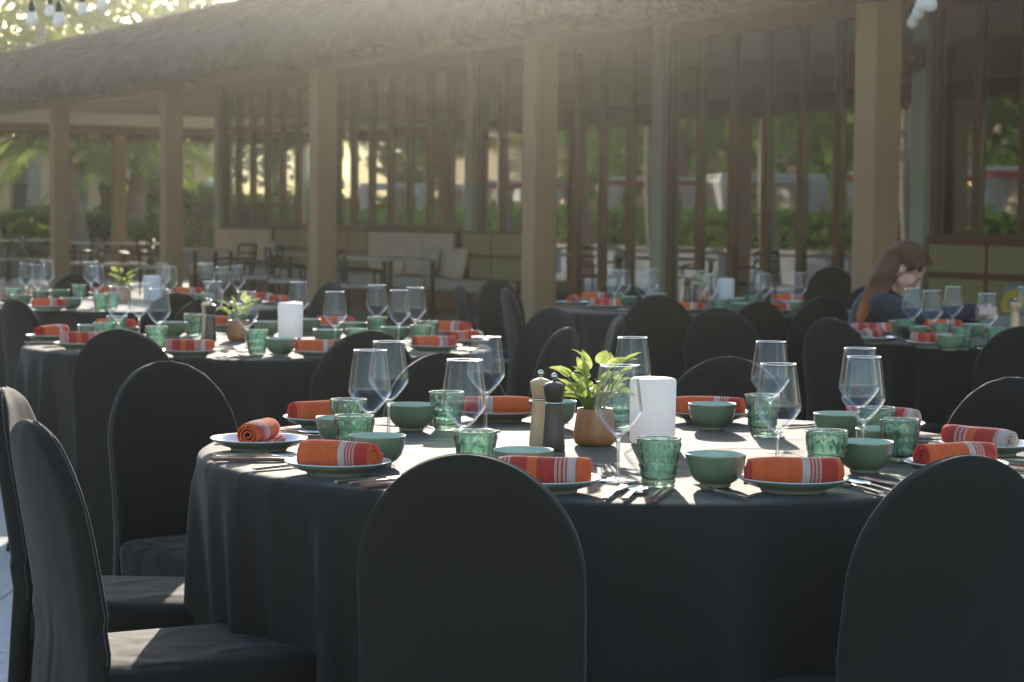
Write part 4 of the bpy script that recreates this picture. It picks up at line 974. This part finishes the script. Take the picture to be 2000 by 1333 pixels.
# ------------------------------------------------------------------ the woman
def ell(mb, c, rad, rot=None, n=20):
    rows = []; rot = rot or Matrix.Identity(3)
    for i in range(n // 2 + 1):
        th = math.pi * i / (n // 2); rows.append([Vector(c) + rot @ Vector((rad[0] * math.sin(th) * math.cos(2 * math.pi * k / n), rad[1] * math.sin(th) * math.sin(2 * math.pi * k / n), -rad[2] * math.cos(th))) for k in range(n)])
    mb.grid(rows, wrap=True)
def cap(mb, p0, p1, r0, r1, n=14):
    p0, p1 = Vector(p0), Vector(p1); d = (p1 - p0); ln = d.length; d.normalize(); x = d.orthogonal().normalized(); y = d.cross(x); rows = []
    for i in range(6): th = math.pi / 2 * i / 5; rows.append((p0 - d * r0 * math.cos(th), r0 * math.sin(th)))
    for i in range(6): th = math.pi / 2 * i / 5; rows.append((p1 + d * r1 * math.sin(th), r1 * math.cos(th)))
    mb.grid([[c + (x * math.cos(2 * math.pi * k / n) + y * math.sin(2 * math.pi * k / n)) * max(r, 1e-4) for k in range(n)] for c, r in rows], wrap=True)
def melt(mb, name, material, voxel, parent=None, smooth=4, **tags):
    """fuses overlapping volumes into one continuous skin"""
    tmp = bpy.data.objects.new('tmp', mb.mesh('tmp', material)); col.objects.link(tmp)
    rm = tmp.modifiers.new('r', 'REMESH'); rm.mode = 'VOXEL'; rm.voxel_size = voxel; rm.use_smooth_shade = True
    sm_ = tmp.modifiers.new('s', 'SMOOTH'); sm_.iterations = smooth; sm_.factor = .5
    dg = bpy.context.evaluated_depsgraph_get(); me = bpy.data.meshes.new_from_object(tmp.evaluated_get(dg)); me.name = name
    bpy.data.objects.remove(tmp); me.materials.clear(); me.materials.append(material)
    me.polygons.foreach_set('use_smooth', [True] * len(me.polygons)); return link(name, me, parent, **tags)
skin = mat('skin', (.58, .33, .25), .5, var=.06, vscale=20); skin.node_tree.nodes['Principled BSDF'].inputs['Subsurface Weight'].default_value = .08
shirt = mat('navy_black_knit', (.022, .025, .034), .85, var=.15, vscale=10, bump=.3, bscale=40, sheen=.15)
hairm = mat('brown_hair', (.09, .05, .03), .6, stretch=(14, 14, .8), bump=.6, bscale=14, spec=.2); _nt = hairm.node_tree
_co = _nt.nodes.new('ShaderNodeTexCoord'); _sx = _nt.nodes.new('ShaderNodeSeparateXYZ'); _nt.links.new(_co.outputs['Object'], _sx.inputs[0])
_mr = _nt.nodes.new('ShaderNodeMapRange'); _mr.inputs[1].default_value = .80; _mr.inputs[2].default_value = 1.05; _nt.links.new(_sx.outputs[2], _mr.inputs[0])
_rp = _nt.nodes.new('ShaderNodeValToRGB'); _rp.color_ramp.elements[0].color = (.60, .22, .06, 1); _rp.color_ramp.elements[1].color = (.11, .052, .028, 1); _rp.color_ramp.elements[1].position = .72; _e = _rp.color_ramp.elements.new(.36); _e.color = (.30, .12, .045, 1)
_nt.links.new(_mr.outputs[0], _rp.inputs[0]); _nt.links.new(_rp.outputs[0], _nt.nodes['Principled BSDF'].inputs['Base Color'])
HC = Vector((.055, 0, 1.040)); HR = Matrix.Rotation(R(40), 3, 'Y') @ Matrix.Rotation(R(0), 3, 'Z')
def hp(x, y, z): return HC + HR @ Vector((x, y, z))
b = MB()
ell(b, hp(-.012, 0, .03), (.095, .074, .086), HR); ell(b, hp(.03, 0, -.035), (.060, .058, .085), HR)
cap(b, hp(.02, .042, -.06), hp(.058, .008, -.100), .022, .020); cap(b, hp(.02, -.042, -.06), hp(.058, -.008, -.100), .022, .020)
cap(b, hp(.086, 0, .0), hp(.103, 0, -.036), .008, .0115); cap(b, hp(.080, -.03, .014), hp(.080, .03, .014), .012, .012)
cap(b, hp(.084, -.015, -.064), hp(.084, .015, -.064), .009, .009); cap(b, hp(.081, -.013, -.076), hp(.081, .013, -.076), .009, .009)
cap(b, hp(.062, .036, -.03), hp(.06, .036, -.04), .022, .02); cap(b, hp(.062, -.036, -.03), hp(.06, -.036, -.04), .022, .02)
for s_ in (-1, 1): ell(b, hp(-.010, s_ * .074, -.012), (.020, .009, .031), HR)
cap(b, hp(-.03, 0, -.05), (-.04, 0, .90), .052, .056)
JT = [((-.10, 0, .56), (-.09, 0, .68), .135, .12), ((-.09, 0, .68), (-.055, 0, .82), .12, .118), ((-.055, -.10, .845), (-.055, .10, .845), .07, .07), ((-.10, -.08, .55), (-.10, .08, .55), .105, .105)]
SH = {-1: [(-.045, -.165, .865), (.13, -.28, .805), (.345, -.185, .845)], 1: [(-.045, .165, .865), (.10, .24, .70), (.36, .05, .80)]}
def limbs(mb, k):
    for p0, p1, r0, r1 in JT: cap(mb, p0, p1, r0 + k, r1 + k)
    for s_ in (-1, 1): a0, a1, a2 = SH[s_]; cap(mb, a0, a1, .052 + k, .041 + k); cap(mb, a1, a2, .041 + k, .028 + k)
def legs(mb, k):
    for s_ in (-1, 1): cap(mb, (-.08, s_ * .09, .54), (.32, s_ * .10, .55), .085 + k, .062 + k); cap(mb, (.32, s_ * .10, .55), (.27, s_ * .10, .10), .056 + k, .038 + k)
limbs(b, 0); legs(b, 0)
for s_ in (-1, 1): cap(b, (.26, s_ * .10, .05), (.40, s_ * .11, .035), .042, .032)
PH = Vector((.415, -.135, .865))                       # phone held in both hands
for s_ in (-1, 1):
    w = Vector(SH[s_][2]); dr = (PH + Vector((-.01, s_ * .03, -.03)) - w).normalized(); pc = w + dr * .045
    ell(b, pc, (.045, .030, .026)); 
    for f in range(4):
        k0 = pc + dr * .03 + Vector((0, s_ * .004, .024 - .016 * f)); k1 = k0 + dr * .030 + Vector((.010, -s_ * .002, .004)); k2 = k1 + Vector((.010, -s_ * .020, .002)) * (1 - .1 * f)
        cap(b, k0, k1, .0085, .008, 8); cap(b, k1, k2, .008, .007, 8)
    t0 = pc + Vector((0, s_ * -.006, .022)); t1 = t0 + dr * .03 + Vector((0, 0, .016)); cap(b, t0, t1, .010, .009, 8); cap(b, t1, t1 + dr * .022 + Vector((0, -s_ * .008, .004)), .009, .0075, 8)
woman = melt(b, 'person', skin, .0048, None, 2, label='person with long brown hair in a dark top, seated and bent over a phone', cat='person')
w0 = far(1766, 540, 10.5); W_ANG = -.16; woman.scale = (1.06, 1.06, 1.0)
woman.location = (w0.x - .055 * math.cos(W_ANG), w0.y - .055 * math.sin(W_ANG), 0); woman.rotation_euler = (0, 0, W_ANG)
t = MB(); limbs(t, .012); cap(t, (-.045, -.02, .90), (-.045, .02, .90), .066, .066); melt(t, 'top', shirt, .009, woman, 3)
t = MB(); legs(t, .012); cap(t, (-.10, -.08, .53), (-.10, .08, .53), .115, .115); melt(t, 'trousers', shirt, .010, woman, 3)
e_ = MB(); cap(e_, hp(.0915, -.014, -.070), hp(.0915, .014, -.070), .0035, .0035, 8); e_.build('lips', mat('lip_colour', (.42, .13, .12), .4), woman)
for s_ in (-1, 1):
    e_ = MB(); cap(e_, hp(.0855, s_ * .020, -.014), hp(.078, s_ * .046, -.014), .0022, .0022, 8); e_.build('eyelash', hairm, woman)
    e_ = MB(); cap(e_, hp(.089, s_ * .016, .018), hp(.078, s_ * .050, .020), .0035, .003, 8); e_.build('eyebrow', hairm, woman)
h = MB(); ell(h, hp(-.026, 0, .042), (.094, .080, .084), HR); ell(h, hp(-.055, 0, .0), (.066, .077, .085), HR)
cap(h, hp(.030, .045, .080), hp(.060, .045, .035), .022, .010); cap(h, hp(.030, -.040, .082), hp(.058, -.052, .034), .022, .010); cap(h, hp(.0, -.066, .055), hp(.022, -.070, .010), .018, .008)
path = [hp(-.07, -.03, .0), Vector((-.055, -.075, .965)), Vector((-.085, -.105, .905)), Vector((-.12, -.125, .855)), Vector((-.145, -.13, .80))]
path2 = [hp(-.06, .03, .0), Vector((-.06, .06, .95)), Vector((-.10, .06, .88)), Vector((-.13, .05, .80))]
for pth, rr_ in ((path, [.062, .056, .046, .034, .014]), (path2, [.06, .055, .045, .02])):
    for i in range(len(pth) - 1): cap(h, pth[i], pth[i + 1], rr_[i], rr_[i + 1])
hair = melt(h, 'hair', hairm, .006, woman, 2)
st = MB(); r = random.Random(8)
for i in range(150):
    f = r.uniform(-1, 1); g = r.uniform(-1, 1); pts = []
    start = hp(-.03 + .05 * g, -.078 + .02 * abs(f), .07 - .05 * abs(f) * r.random())
    pts = [start, hp(-.075 + .02 * g, -.080 + .012 * f, .0)]
    for q, rr_ in zip(path[1:], (.058, .048, .036, .018)): pts.append(q + Vector((f * rr_ * .8, -rr_ * math.sqrt(max(0, 1 - f * f * .64)) + r.gauss(0, .003), g * .02)))
    st.tube(pts, [.002, .0026, .0026, .0024, .002, .001], 4, 0, False)
for i in range(130):
    f = r.uniform(-.07, .06); y1 = r.uniform(-.082, -.070); st.tube([hp(f + .03, -.012, .122 - abs(f) * .5), hp(f + .01, -.052, .105 - abs(f) * .4), hp(f - .012, -.080, .055), hp(f - .035, y1 - .006, .0 + r.uniform(-.01, .02))], [.0016, .0024, .0024, .0012], 4, 0, False)
st.build('strands', hairm, hair, kind='stuff')
e_ = MB(); ell(e_, hp(-.008, -.083, -.046), (.004, .004, .006), HR, 12); e_.build('earring', M['steel'], woman)
pm = MB(); pm.box((0, 0, 0), (.0085, .074, .150)); pw = woman.matrix_basis @ PH
phone = pm.build('phone', mat('dark_blue_phone', (.02, .035, .06), .2, var=.05, coat=.5), bevel=.004, label='dark blue phone held up in the hands of the woman', cat='phone')
phone.location = pw; phone.rotation_euler = (R(8), R(-28), W_ANG)

# ------------------------------------------------------------------ added haze volume, standing in for the bright veil of sun glare
hz = bpy.data.materials.new('glare_veil_haze'); hz.use_nodes = True; _n = hz.node_tree.nodes; _n.remove(_n['Principled BSDF'])
pv = _n.new('ShaderNodeVolumePrincipled'); pv.inputs['Color'].default_value = (.97, .96, .89, 1); pv.inputs['Density'].default_value = .00105; pv.inputs['Anisotropy'].default_value = .94
hz.node_tree.links.new(pv.outputs[0], _n['Material Output'].inputs['Volume'])
MB().box((0, 130, 6.5), (380, 360, 15.2)).build('haze', hz, kind='stuff')
